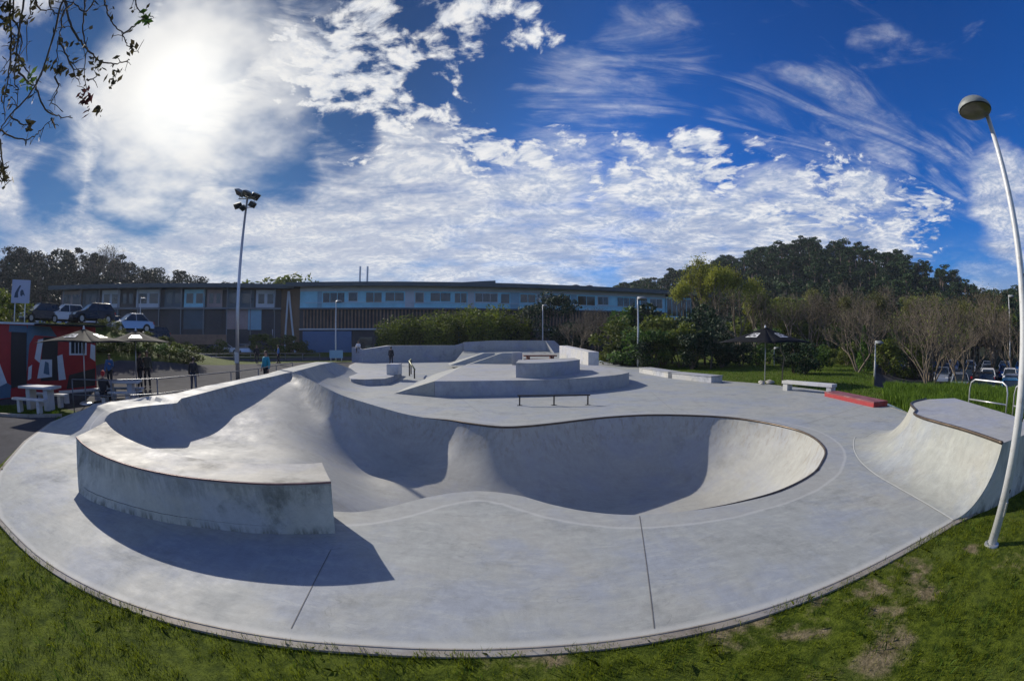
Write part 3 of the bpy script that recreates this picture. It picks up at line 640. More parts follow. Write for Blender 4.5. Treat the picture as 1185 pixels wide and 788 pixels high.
# ------------------------------------------------------------------ quarter pipe at the right
def build_quarter():
    h = .92
    B = catmull(V3([at(1103,602), at(1075,585), at(1040,565), at(1013,549), at(995,533), at(988,518), at(990,506), (8.3,8.0,0), (9.4,8.5,0)]), 6, False)
    T = catmull(V3([at(1160,513,h), at(1135,504,h), at(1110,496,h), at(1085,489,h), at(1068,484,h), at(1058,479,h), at(1060,475,h), (8.75,6.75,h), (9.7,6.95,h)]), 6, False)
    root = empty('quarter_pipe', (7.5, 4.5, 0), 0, 'concrete quarter pipe with steel coping and raised deck at the right edge', 'skate ramp'); off = Vector((-7.5, -4.5, 0))
    n = len(B); m = 16; vs = []
    for i in range(n):
        for k in range(m+1):
            u = k/m; s = (1-math.cos(math.pi/2*u*.92))  # along the arc
            phi = math.pi/2*.86*u; sx = math.sin(phi)/math.sin(math.pi/2*.86); sz = (1-math.cos(phi))/(1-math.cos(math.pi/2*.86))
            p = B[i].lerp(T[i], sx); vs.append(Vector((p.x, p.y, .006+(h-.006)*sz))+off)
    f = MB(); f.add(vs, [(i*(m+1)+k, (i+1)*(m+1)+k, (i+1)*(m+1)+k+1, i*(m+1)+k+1) for i in range(n-1) for k in range(m)])
    f.build('ramp_face', M['ramp'], root, angle=35)
    # deck
    dk = [Vector((p.x, p.y)) for p in T]+[Vector((10.6, 6.5)), Vector((8.6, 2.7))]
    d = MB(); d.prism([(p.x+off.x, p.y+off.y) for p in dk], h-.14, h+.002); d.build('deck', M['conc'], root, bevel=.01)
    # side wall: follows the arc at the near end then the deck edge
    sw = MB(); a = [vs[k]+Vector((.0, .0, 0)) for k in range(m+1)]; poly = [a[0]]+a+[Vector((8.6, 2.7, h-.002))+off]
    lo = [Vector((p.x, p.y, -.35)) for p in poly]; q = len(poly)
    nrm = Vector((-.1, -1, 0)).normalized()*.004
    sw.add([p+nrm for p in poly]+[p+nrm for p in lo], [(i, i+1, q+i+1, q+i) for i in range(q-1)])
    back = [Vector((8.6, 2.7, 0)), Vector((9.3, 4.03, 0)), Vector((10, 5.36, 0)), Vector((10.6, 6.5, 0)), Vector((9.7, 6.95, 0)), Vector((9.4, 8.5, 0))]
    sw.add([p+off+Vector((0, 0, h-.145)) for p in back]+[p+off+Vector((0, 0, -.4)) for p in back], [(i, i+1, 6+i+1, 6+i) for i in range(4)])
    e = [vs[(n-1)*(m+1)+k] for k in range(m+1)]; lo = [Vector((p.x, p.y, -.35)) for p in e]
    sw.add(e+lo, [(i, i+1, m+1+i+1, m+1+i) for i in range(m)])
    sw.build('side_wall', M['wallside'], root)
    c = MB(); c.tube([p+off+Vector((0, 0, .006)) for p in T], .028, 8); c.build('coping', M['coping'], root, smooth=True)
    l = MB(); L = []
    for i, p in enumerate(B):
        t = (B[min(i+1, n-1)]-B[max(i-1, 0)]).normalized(); w = Vector((-t.y, t.x, 0))*.018; L += [p+w+off+Vector((0,0,.010)), p-w*.2+off+Vector((0,0,.014))]
    l.add(L, [(2*i, 2*i+1, 2*i+3, 2*i+2) for i in range(n-1)]); l.build('base_seam', M['paleseam'], root)
M['paleseam'] = simple('pale_seam', (.44, .45, .43), .7, 0, .15, 7)
build_quarter()

# ------------------------------------------------------------------ street section: ledges, boxes, far walls
def solid(name, base, top, mat, label, cat, group=None, parts=None):   # loft between two closed outlines
    base = V3(base); top = V3(top); n = len(base); c = sum(base, Vector())/n
    r = empty(name, tuple(c), 0, label, cat, group); b = MB(); t = MB()
    b.add([p-c for p in base]+[p-c-Vector((0, 0, .03)) for p in top], [(i, (i+1) % n, n+(i+1) % n, n+i) for i in range(n)]); b.build('sides', M[mat], r, angle=30)
    cc = sum(top, Vector())/n; o = [p+(p-cc).normalized()*.01 for p in top]
    t.add([p-c-Vector((0, 0, .04)) for p in o]+[p-c for p in o], [(i, (i+1) % n, n+(i+1) % n, n+i) for i in range(n)]+[tuple(range(n, 2*n))]); t.build('top', M['conc'], r)
    return r
def up(l, z): return [(p[0], p[1], z) for p in l]
HA = .63
front = [tuple(at(503,441,HA)), tuple(at(560,440.5,HA)), tuple(at(640,439,HA)), tuple(at(690,436,HA)), tuple(at(716,433.5,HA)), tuple(at(728,431,HA))]
front = [tuple(p) for p in catmull(V3(front), 4, False)]
plA = front+[(6.2,26,HA),(5.4,33,HA),(2.5,40,HA),(-1.2,42,HA),(-3.2,30,HA)]
bsA = [(p[0], p[1]-.02, -.05) for p in front]+[(p[0], p[1], -.05) for p in plA[len(front):]]
solid('raised_platform', bsA, plA, 'conc', 'wide low round-ended concrete platform behind the flat rail', 'platform')
# bank at the left end of the platform
b = MB(); f0 = Vector(front[0]); 
bl = [(-5.0,19.0,.004),(-3.34,19.0,.004),(-3.34,19.2,HA-.002),(-3.1,30,HA-.002),(-5.4,30,.004)]
pts = [(-5.1,19.15,.004),(f0.x-.01,f0.y-.02,.004),(f0.x-.01,f0.y,HA+.002),(-3.21,30,HA+.002),(-5.3,31,.004)]
b.add([Vector(p)-Vector((-4.2,22,0)) for p in pts], [(0, 1, 2), (0, 2, 3, 4)])
o = b.build('bank', M['ramp']); o.location = (-4.2, 22, 0); tag(o, 'pale sunlit sloping bank up to the left end of the raised platform', 'skate ramp')
# ledge B: curved block on the platform
fb = [tuple(p) for p in catmull([at(597,437,HA), at(612,437.5,HA), at(632,436.5,HA), at(655,434,HA), at(671,431,HA)], 3, False)]
fbt = [(p[0], p[1], 1.33) for p in fb]; bb = fb+[(3.6,26.,HA),(1.4,24.2,HA),(.35,23.4,HA)]
solid('curved_block', bb, up(bb, 1.30), 'conc', 'grey curved concrete block standing on top of the raised platform', 'concrete block')
# white hubba wall behind it
def wallseg(name, a, b_, w, z0, za, zb, mat, label, cat):
    a = Vector((*a, 0)); b_ = Vector((*b_, 0)); d = (b_-a).normalized(); s = Vector((-d.y, d.x, 0))*w/2
    m_ = MB(); c = (a+b_)/2; P = [a-s, b_-s, b_+s, a+s]
    m_.add([p-c+Vector((0, 0, z0)) for p in P]+[P[0]-c+Vector((0, 0, za)), P[1]-c+Vector((0, 0, zb)), P[2]-c+Vector((0, 0, zb)), P[3]-c+Vector((0, 0, za))],
           [(0,3,2,1),(4,5,6,7),(0,1,5,4),(1,2,6,5),(2,3,7,6),(3,0,4,7)])
    o = m_.build(name, M[mat], bevel=.015); o.location = c; return tag(o, label, cat)
wallseg('hubba_wall', (5.55,30.6), (4.55,40), .75, 0, 1.52, 1.85, 'tablec', 'white sloping hubba wall at the far right end of the raised platform', 'concrete wall')
# low kerb ledges on the right verge
def ledge(a, b_, w, h, label, name='low_ledge', mat='tablec'):
    a = Vector((a[0], a[1], 0)); b_ = Vector((b_[0], b_[1], 0)); c = (a+b_)/2; L = (b_-a).length; r = empty(name, tuple(c), math.atan2(b_.y-a.y, b_.x-a.x), label, 'ledge')
    MB().box(-L/2, L/2, -w/2, w/2, 0, h-.06).build('ledge_body', M[mat], r, bevel=.01); MB().box(-L/2-.03, L/2+.03, -w/2-.03, w/2+.03, h-.06, h).build('ledge_top', M['conc'], r, bevel=.01); return r
ledge((9.55,31.6), (10.0,26.6), .9, .38, 'low pale concrete ledge below the street lamp, the farther of the two')
ledge((10.05,26.2), (11.2,22.9), .9, .38, 'low pale concrete ledge nearer the open umbrella')
# small box and block at the left of the street section
bx = [at(400,444,0), at(420,446.5,0), at(437,445,0), at(447,441,0)]
BX = [(-8.9,23.6,0),(-8.3,22.3,0),(-7.5,22.2,0),(-6.6,22.9,0),(-6.6,24.6,0),(-7.2,29,0),(-10.2,29.5,0),(-10.1,26,0)]
solid('low_box', BX, up(BX, .32), 'conc', 'low concrete manual pad with rounded front beside the small white block', 'skate box')
o = MB().box(-.35, .35, -.5, .5, 0, .62).build('small_block', M['tablec'], bevel=.02); o.location = (-6.9, 26.0, .32); tag(o, 'small pale upright block on the corner of the low box', 'concrete block')
# far walls
def farwall(name, pts, z0, z1, w, mat, label):
    pts = [Vector((*p, 0)) for p in pts]; m_ = MB(); c = pts[len(pts)//2].copy(); vs = []
    for i, p in enumerate(pts):
        t = (pts[min(i+1, len(pts)-1)]-pts[max(i-1, 0)]).normalized(); s = Vector((-t.y, t.x, 0))*w
        zt = z1[i] if hasattr(z1, '__len__') else z1
        vs += [p-c+Vector((0, 0, z0)), p-c+Vector((0, 0, zt)), p+s-c+Vector((0, 0, zt)), p+s-c+Vector((0, 0, z0))]
    fs = [(4*i+k, 4*(i+1)+k, 4*(i+1)+(k+1) % 4, 4*i+(k+1) % 4) for i in range(len(pts)-1) for k in range(4)]+[(0, 1, 2, 3), tuple(4*(len(pts)-1)+k for k in (3, 2, 1, 0))]
    m_.add(vs, fs); o = m_.build(name, M[mat], bevel=.02); o.location = c; return tag(o, label, 'concrete wall')
farwall('quarter_wall', [(-17.0,46.0),(-15.6,45.6),(-13,47.5),(-9.5,49.5),(-6.3,50.2),(-5.4,50.2)], -.05, [1.6,1.35,1.75,1.75,1.75,2.05], 1.6, 'conc', 'long grey concrete wall at the far left of the skate park')
farwall('quarter_wall', [(-5.3,49.6),(-2,50),(1.5,49.8),(3.6,49.0),(4.4,47.2)], .0, [2.1,2.3,2.3,2.3,1.0], 1.6, 'conc', 'taller grey concrete wall at the far centre of the skate park')
apr = MB(); apr.add([Vector(p) for p in ((-5.5,41,.01),(4.6,41,.01),(5.6,47,1.0),(3.5,49.2,1.25),(-5.3,49.8,1.2))], [(0,1,2,3,4)]); tag(apr.build('far_bank', M['ramp']), 'sunlit concrete bank rising to the foot of the taller far wall', 'skate ramp')
# pyramids
def pyramid(loc, sx, sy, h, tx, label, rz=0.):
    P = [(-sx*1.6,-sy,0),(sx,-sy*.6,0),(sx,sy,0),(-sx*1.6,sy,0),(tx,-.5,h),(sx*.8,-.4,h),(sx*.8,.5,h),(tx,.5,h)]
    m_ = MB(); m_.add(P, [(0,1,5,4),(1,2,6,5),(2,3,7,6),(3,0,4,7),(4,5,6,7)]); o = m_.build('pyramid', M['ramp']); o.location = loc; o.rotation_euler.z = rz; tag(o, label, 'skate ramp')
pyramid((-2.8,38.5,.30), 1.6, 1.5, .95, .4, 'small pale pyramid bank in front of the taller far wall', .2)
w_ = MB(); P = [(-2.6,-1.1,0),(1.3,-1.1,0),(1.3,1.3,0),(-2.6,1.3,0),(.2,-.6,.95),(1.0,-.6,.95),(1.0,.9,.95),(.2,.9,.95)]
w_.add(P, [(0,1,5,4),(1,2,6,5),(2,3,7,6),(3,0,4,7),(4,5,6,7)]); o = w_.build('kicker', M['ramp']); o.location = (-.9,33.5,.45); tag(o, 'pale wedge shaped launch ramp with a dark block beside it', 'skate ramp')
o = MB().box(-.35,.35,-.5,.5,0,.85).build('end_block', M['conc'], bevel=.02); o.location = (.35,31.5,HA); tag(o, 'dark square block at the right end of the pale wedge ramp', 'concrete block')
r = empty('picnic_bench', (1.85, 30.2, HA), .1, 'rusty brown timber bench behind the curved block', 'bench')
MB().box(-1.1,1.1,-.35,.35,.62,.70).build('bench_top', M['wood'], r); MB().box(-1.0,1.0,.5,.75,.36,.42).build('seat', M['wood'], r); MB().box(-1.0,1.0,-.75,-.5,.36,.42).build('seat', M['wood'], r)
for s in (-.8,.8): MB().box(s-.05,s+.05,-.6,.6,0,.62).build('leg', M['wood'], r)
# red ledge
a = at(1015,472); b_ = at(1037,471); c_ = at(963,461)
rr = [Vector((12.3,11.55,0)), Vector((13.45,11.2,0)), Vector((14.5,15.0,0)), Vector((12.95,15.2,0))]
A_ = Vector((12.45,11.6,0)); B_ = Vector((12.9,15.0,0)); cc = (A_+B_)/2+Vector((.35,0,0)); L_ = 3.7
r = empty('red_ledge', (cc.x, cc.y, 0), math.atan2(B_.y-A_.y, B_.x-A_.x), 'low red painted concrete ledge with scuffed top at the right verge', 'ledge')
MB().box(-L_/2, L_/2, -.38, .38, -.05, .15).build('ledge_body', M['red'], r, bevel=.01); MB().box(-L_/2-.01, L_/2+.01, -.39, .39, .15, .195).build('ledge_top', M['redtop'], r, bevel=.008) if 'redtop' in M else None
M['redtop'] = simple('scuffed_red_top', (.22, .055, .06), .5, 0, .35, 4, dirt=((.28, .20, .19), .6))
MB().box(-L_/2-.01, L_/2+.01, -.39, .39, .15, .195).build('ledge_top', M['redtop'], r, bevel=.008)
# flat rail
r = empty('flat_rail', (1.49,16.0,0), 0, 'dark flat grind rail on three posts on the concrete behind the deep bowl', 'skate rail')
MB().box(-1.3,1.3,-.03,.03,.33,.38).build('rail', M['dsteel'], r, bevel=.006)
for x in (-1.22, 0, 1.22):
    p_ = MB().box(x-.025,x+.025,-.025,.025,0,.33).build('post', M['dsteel'], r)
    MB().box(x-.09,x+.09,-.07,.07,0,.012).build('foot_plate', M['dsteel'], r)
# sloping far rail
r = empty('handrail', (-6.2,27.5,0), 0, 'short yellow green handrail sloping down on the deck beside the raised platform', 'skate rail')
MB().tube([(-.75,3.2,1.0),(-.5,1.6,.95),(.35,-.6,.55)], .05, 8).build('rail', M['yellow'], r, smooth=True)
for x, y, z in ((-.7,3.,.98),(-.45,1.4,.9),(.3,-.5,.56)): MB().tube([(x,y,0),(x,y,z)], .045, 8).build('post', M['dsteel'], r)

# ------------------------------------------------------------------ lamps
def dome_lamp(loc, h, lean, label, face=math.pi, group=None, rr=.065, head=.24, name='street_lamp'):
    r = empty(name, loc, 0, label, 'street lamp', group); top = Vector((lean, 0, h)); d = Vector((math.cos(face), math.sin(face), 0))
    MB().tube([Vector((0,0,-.1)), Vector((lean*.3,0,h*.4)), top*.85+Vector((0,0,0)), top], [rr, rr*.88, rr*.6, rr*.5], 12).build('pole', M['lamp'], r, smooth=True)
    a = top+Vector((0,0,-.02)); e = top+d*(head*.75)+Vector((0,0,-.03)); MB().tube([a, top+d*.1+Vector((0,0,.01)), e], rr*.5, 8).build('arm', M['lamp'], r, smooth=True)
    c = top+d*(head*1.0)+Vector((0,0,-head*.45)); hd = MB(); hd.lathe([(head,0),(head*1.02,.03),(head*.96,head*.22),(head*.75,head*.42),(head*.4,head*.55),(.02,head*.58)], c, 20).build('lamp_head', M['lampshade'], r, smooth=True)
    MB().lathe([(head*.96,-.01),(head*.8,-head*.12),(head*.4,-head*.2),(.01,-head*.22)], c, 20).build('diffuser', M['lampglass'], r, smooth=True)
    return r
M['lampshade'] = simple('lamp_shade', (.22, .24, .24), .55, .1, .25, 8, dirt=((.12, .12, .10), .6)); M['lampglass'] = simple('lamp_glass', (.13, .12, .085), .3, 0, .3, 14)
nl = dome_lamp((5.45, 2.18, -.1), 5.15, .12, 'tall pale street lamp with a dome head standing in the grass at the right edge', math.radians(165), None, .072, .27)
for z in (.75, 1.55, 3.1):
    q = MB().box(-.012,.012,-.012,.012,-.02,.02).build('bolt', M['dsteel'], nl); q.location = (-.01+.12*z/5.15-.0, -.066+.006*z, z)
MB().lathe([(.001,.105),(.10,.105),(.115,.10),(.12,.085),(.12,.05)], (0,0,0), 18).build('base_flange', M['steel'], nl, angle=40)
MB().box(-.03,.03,-.078,-.066,.45,.62).build('access_hatch', M['steel'], nl, bevel=.003)
band = MB().tube([(.02,0,1.9),(.021,0,2.35)], .0705, 12, cap=False).build('worn_band', M['lampdirt'], nl, smooth=True) if 'lampdirt' in M else None
GRP = 'street lamps of the park and car parks'
def lamp_at(px, ptop, d, label, head=.3, zb=None, rr=.07):
    t = far(px, ptop, d); z0 = float(terrH(np.array([t.x]), np.array([t.y]))[0]) if zb is None else zb
    return dome_lamp((t.x, t.y, z0), t.z-z0, 0, label, math.atan2(-t.y, -t.x)+1.2, GRP, rr, head)
lamp_at(738, 344, 39.5, 'pale street lamp on the grass verge behind the low ledges', .42, rr=.1)
lamp_at(628, 353, 56, 'slim street lamp in front of the dark round tree', .32, rr=.09)
lamp_at(389, 348, 52, 'slim street lamp in front of the blue ground floor of the building', .36, rr=.09)
lamp_at(163, 345, 60, 'street lamp at the right end of the row of parked cars on the bank', .4, rr=.1)
lamp_at(1013, 395, 36, 'short street lamp beside the bench and the bright green conifer', .36, rr=.09)
lamp_at(967, 399, 60, 'small distant street lamp just right of the bench, among the trees', .4, rr=.09)
lamp_at(896, 402, 44, 'low lamp behind the open umbrella', .34, rr=.06)
lamp_at(1167, 342, 48, 'distant street lamp half hidden by the near pale lamp pole', .36, rr=.08)
# leaning bent pole behind the bench
p0 = far(905, 438, 24); t = empty('bent_pole', (p0.x, p0.y, -.05), 0, 'thin crooked pale sapling stake behind the left end of the bench', 'pole')
MB().tube([(0,0,0),(.02,0,1.0),(.12,0,1.5),(-.12,.02,1.85),(-.16,0,2.2)], [.035,.035,.03,.025,.02], 8).build('stake', M['barkpale'], t, smooth=True)

# floodlight mast
def mast():
    p = far(275, 430, 27.5); r = empty('floodlight_mast', (p.x, p.y, 0), R(20), 'tall grey floodlight mast with a cluster of floodlights left of the skate park', 'floodlight mast'); H = 11.1
    MB().tube([(0,0,0),(0,0,4),(.05,0,H-.4)], [.14,.11,.07], 12).build('pole', M['steel'], r, smooth=True)
    MB().tube([(-.55,0,H-.35),(.65,0,H-.35)], .04, 8).build('crossbar', M['steel'], r); MB().tube([(-.5,.05,H-.9),(.55,.05,H-.9)], .035, 8).build('crossbar', M['steel'], r)
    for i, (x, z, ry, rz, s) in enumerate([(-.5,H-.05,.5,-.3,1),(.05,H-.15,.35,.2,1),(.6,H-.3,.1,.7,1),(-.45,H-.85,-.25,.0,.85),(.5,H-.8,.3,.5,.8),(-.1,H-1.0,-.3,-.6,.7)]):
        h_ = MB(); s*=.95
        Mx = Matrix.Translation((x, -.25, z)) @ Matrix.Rotation(rz, 4, 'Z') @ Matrix.Rotation(ry, 4, 'Y') @ Matrix.Rotation(-.45, 4, 'X')
        a = [(-.34*s,-.3*s,-.05),(.34*s,-.3*s,-.05),(.34*s,.3*s,-.05),(-.34*s,.3*s,-.05),(-.2*s,-.12*s,.22*s),(.2*s,-.12*s,.22*s),(.2*s,.24*s,.2*s),(-.2*s,.24*s,.2*s)]
        h_.add([Mx @ Vector(q) for q in a], [(4,5,6,7),(0,1,5,4),(1,2,6,5),(2,3,7,6),(3,0,4,7),(0,3,2,1)]); fl = h_.build('floodlight', M['lampshade'], r, bevel=.02)
        g_ = MB(); g_.add([Mx @ Vector(q) for q in [(-.3*s,-.27*s,-.056),(.3*s,-.27*s,-.056),(.3*s,.27*s,-.056),(-.3*s,.27*s,-.056)]], [(0,1,2,3)]); g_.build('lens', M['pane'], fl)
        MB().tube([(x*.9, 0, z-.3 if z > H-.6 else H-.9), (x, -.1, z-.12), (x, -.25, z)], .02, 6).build('bracket', M['steel'], fl)
    MB().box(-.13,.13,-.2,-.11,1.0,1.6).build('control_box', M['steel'], r)
mast()

# ------------------------------------------------------------------ umbrellas
def umbrella(loc, span, zr, za, rz, label, mat, logo, group, base='stones', sides=4):
    r = empty('parasol', loc, rz, label, 'parasol', group); h = span/2
    n = 12; vs = []; fs = []
    ring_ = []
    for k in range(4):
        c0 = Vector((h*(1 if k in (0, 3) else -1), h*(1 if k in (0, 1) else -1), zr)); k2 = (k+1) % 4; c1 = Vector((h*(1 if k2 in (0, 3) else -1), h*(1 if k2 in (0, 1) else -1), zr))
        b = len(vs); m = 6
        for i in range(m+1):
            t = i/m
            for j in range(m+1):
                u = j/m; e = c0.lerp(c1, u); e.z += .05*math.sin(math.pi*u); p = e.lerp(Vector((0, 0, za)), t); p.z -= .05*math.sin(math.pi*t)*(1-.3*math.sin(math.pi*u)) ; vs.append(p)
        for i in range(m):
            for j in range(m): fs.append((b+i*(m+1)+j, b+i*(m+1)+j+1, b+(i+1)*(m+1)+j+1, b+(i+1)*(m+1)+j))
    cn = MB(); cn.add(vs, fs); c = cn.build('canopy', M[mat], r, angle=40); s = c.modifiers.new('cloth', 'SOLIDIFY'); s.thickness = .012
    MB().lathe([(.001,za+.12),(.03,za+.1),(.05,za+.02),(.06,za-.02)], (0,0,0), 10).build('finial', M['lamp'], r)
    MB().tube([(0,0,0),(0,0,za)], .028, 8).build('pole', M['steel'], r, smooth=True)
    for k in range(4):
        e = Vector((h*(1 if k in (0, 3) else -1), h*(1 if k in (0, 1) else -1), zr)); MB().tube([(0,0,za-.25), e*.5+Vector((0,0,(za-.25)*.5-.0)), ], .012, 5).build('strut', M['steel'], r)
    # printed panel on each slope: white bar with a black mark
    for k in range(4):
        A = Matrix.Rotation(math.pi/2*k, 4, 'Z')
        def sp(u, t, off=.022):      # u across, t up the slope of the +x side
            e = Vector((h, 0, zr)); y = u*h*(1-t); p = Vector((h*(1-t), y, zr+(za-zr)*t+.05*math.cos(math.pi/2*u)*(1-t)-.05*math.sin(math.pi*t)*(1-.3*math.cos(math.pi/2*u))+off)); return A @ p
        lg = MB(); N = 5
        P_ = [sp((-.30+.60*i/N), t) for t in (.32, .60) for i in range(N+1)]; lg.add(P_, [(i, i+1, N+2+i, N+1+i) for i in range(N)]); l_ = lg.build('print', M['white'], c)
        mk = MB()
        for sh in logo:
            mk.add([sp(a_, t_, .030) for a_, t_ in sh], [tuple(range(len(sh)))])
        mk.build('print_mark', M['black'], l_)
    if base == 'stones':
        for i, (x, y, q) in enumerate(((-.35,-.1,.16),(.25,-.2,.24),(.55,.1,.2),(.05,.25,.2))):
            bm = bmesh.new(); bmesh.ops.create_icosphere(bm, subdivisions=2, radius=q)
            for v in bm.verts: v.co *= 1+rnd.uniform(-.18,.18); v.co.z *= .55
            me = bpy.data.meshes.new('base_stone'); bm.to_mesh(me); bm.free(); o = link('base_stone', me, M['rock'], r, smooth=True); o.location = (x, y, q*.35)
    else: MB().lathe([(.001,.09),(.2,.09),(.3,.05),(.32,0)], (0,0,0), 16).build('base_plate', M['steel'], r)
    return r
# letter-like blocks: D and C
DC = [[(-.24,.36),(-.18,.36),(-.18,.56),(-.24,.56)],[(-.18,.36),(-.06,.36),(-.04,.40),(-.18,.40)],[(-.18,.52),(-.04,.52),(-.06,.56),(-.18,.56)],[(-.08,.40),(-.03,.40),(-.03,.52),(-.08,.52)],
      [(.04,.36),(.24,.36),(.24,.41),(.09,.41)],[(.04,.51),(.24,.51),(.24,.56),(.04,.56)],[(.04,.36),(.10,.36),(.10,.56),(.04,.56)]]
pu = far(885, 437, 25.); umbrella((pu.x, pu.y, .0), 3.9, 2.18, 3.0, R(-32+45+8), 'open black square parasol with white prints on the grass beside the bench', 'black', DC, None)
p1 = far(98, 440, 18.6); umbrella((p1.x, p1.y, 0), 3.3, 2.22, 2.72, R(20), 'open dark grey parasol beside the red cabin, the nearer of the pair', 'grey', DC, 'grey parasols by the picnic tables', 'plate')
p2 = far(158, 440, 22.5); umbrella((p2.x, p2.y, 0), 3.5, 2.2, 2.75, R(48), 'open dark grey parasol over the standing pair, the farther of the pair', 'grey', DC, 'grey parasols by the picnic tables', 'plate')

# bench on the verge
a = far(908, 441, 22.2); b_ = far(966, 443, 20.6); a.z = b_.z = 0; c = (a+b_)/2; L = (b_-a).length
r = empty('bench', (c.x, c.y, -.05), math.atan2(b_.y-a.y, b_.x-a.x), 'long backless pale concrete bench on the grass by the black parasol', 'bench')
MB().box(-L/2, L/2, -.25, .25, .36, .5).build('seat', M['tablec'], r, bevel=.015)
for s in (-1, 1): MB().box(s*(L/2-.2)-.14, s*(L/2-.2)+.14, -.22, .22, -.05, .36).build('leg', M['tablec'], r, bevel=.01)

# picnic tables
def table(loc, rz, label):
    r = empty('picnic_table', loc, rz, label, 'picnic table', 'concrete picnic tables beside the cabin')
    MB().box(-.95,.95,-.4,.4,.72,.80).build('table_top', M['tablec'], r, bevel=.02)
    for s in (-.5,.5): MB().box(s-.12,s+.12,-.26,.26,0,.72).build('pedestal', M['tablec'], r, bevel=.02)
    for s in (-1, 1):
        b = MB().box(-.9,.9,s*.8-.16,s*.8+.16,.40,.47).build('bench_seat', M['tablec'], r, bevel=.015)
        for q in (-.55,.55): MB().box(q-.08,q+.08,s*.8-.12,s*.8+.12,0,.40).build('leg', M['tablec'], b)
    return r
t1 = far(47, 470, 17.6); table((t1.x, t1.y, .0), R(25), 'white concrete picnic table in front of the cabin doors at the left edge')
t2 = far(140, 462, 18.8); table((t2.x, t2.y, 0), R(35), 'concrete picnic table under the parasols with a seated person')
t3 = far(95, 460, 19.3); b_ = empty('concrete_bench', (t3.x, t3.y, 0), R(75), 'low pale concrete bench along the red cabin', 'bench')
MB().box(-1.1,1.1,-.2,.2,.38,.46).build('seat', M['tablec'], b_, bevel=.015)
for s in (-.8,.8): MB().box(s-.1,s+.1,-.16,.16,0,.38).build('leg', M['tablec'], b_)

# railings
def railing(pts, h, mids, label, mat='steel', rr=.024, name='railing', ends=True):
    c = Vector(pts[0]); r = empty(name, tuple(c), 0, label, 'railing')
    for p in pts: MB().tube([Vector(p)-c-Vector((0,0,.1)), Vector(p)-c+Vector((0,0,h))], rr, 8).build('post', M[mat], r, smooth=True)
    for z in [h]+list(mids): MB().tube([Vector(p)-c+Vector((0,0,z)) for p in pts], rr*.85, 8).build('rail', M[mat], r, smooth=True)
    return r
rp = [(-14.2,8.9,0),(-12.6,9.7,0),(-11.6,11.2,0),(-11.4,13.2,0),(-11.2,15.4,0),(-11.3,17.8,0),(-11.8,20.4,0),(-12.4,23.4,0)]
railing(rp, 1.05, [.55], 'thin grey metal railing along the plaza side of the shallow bowl', 'dsteel2') if 'dsteel2' in M else None
M['dsteel2'] = simple('dull_railing_steel', (.16, .17, .19), .45, .6, .15, 10)
railing(rp, 1.05, [.55], 'thin grey metal railing along the plaza side of the shallow bowl', 'dsteel2')
def hoop(A, B, h, label):
    c = Vector(A); d = Vector(B)-c; r = empty('hoop_railing', tuple(c), 0, label, 'railing', 'hoop railings behind the quarter pipe deck'); u = d.normalized()*.22
    MB().tube([Vector((0,0,-.3)), Vector((0,0,h-.25)), u*.25+Vector((0,0,h-.08)), u+Vector((0,0,h)), d-u+Vector((0,0,h)), d-u*.25+Vector((0,0,h-.08)), d+Vector((0,0,h-.25)), d+Vector((0,0,-.3))], .026, 8).build('hoop', M['steel'], r, smooth=True)
    MB().tube([Vector((0,0,h*.52)), d+Vector((0,0,h*.52))], .022, 8).build('mid_rail', M['steel'], r, smooth=True)
hA = far(1122, 455, 13.8); hB = far(1166, 455, 12.9); hC = far(1174, 455, 12.8); hD = far(1215, 455, 12.2)
zt = far(1140, 440.5, 13.4).z
hoop((hA.x, hA.y, zt-1.1), (hB.x, hB.y, zt-1.1), 1.1, 'galvanised hoop railing left of the near lamp pole'); hoop((hC.x, hC.y, zt-1.1), (hD.x, hD.y, zt-1.1), 1.1, 'galvanised hoop railing right of the near lamp pole')
gA = [far(x, 398, 57) for x in (531, 551, 557, 586)]
for p in gA: p.z = .35
railing([tuple(p) for p in gA], 3.6, [2.6, 1.6], 'tall green metal barrier behind the taller far wall', 'green', .06, 'barrier')

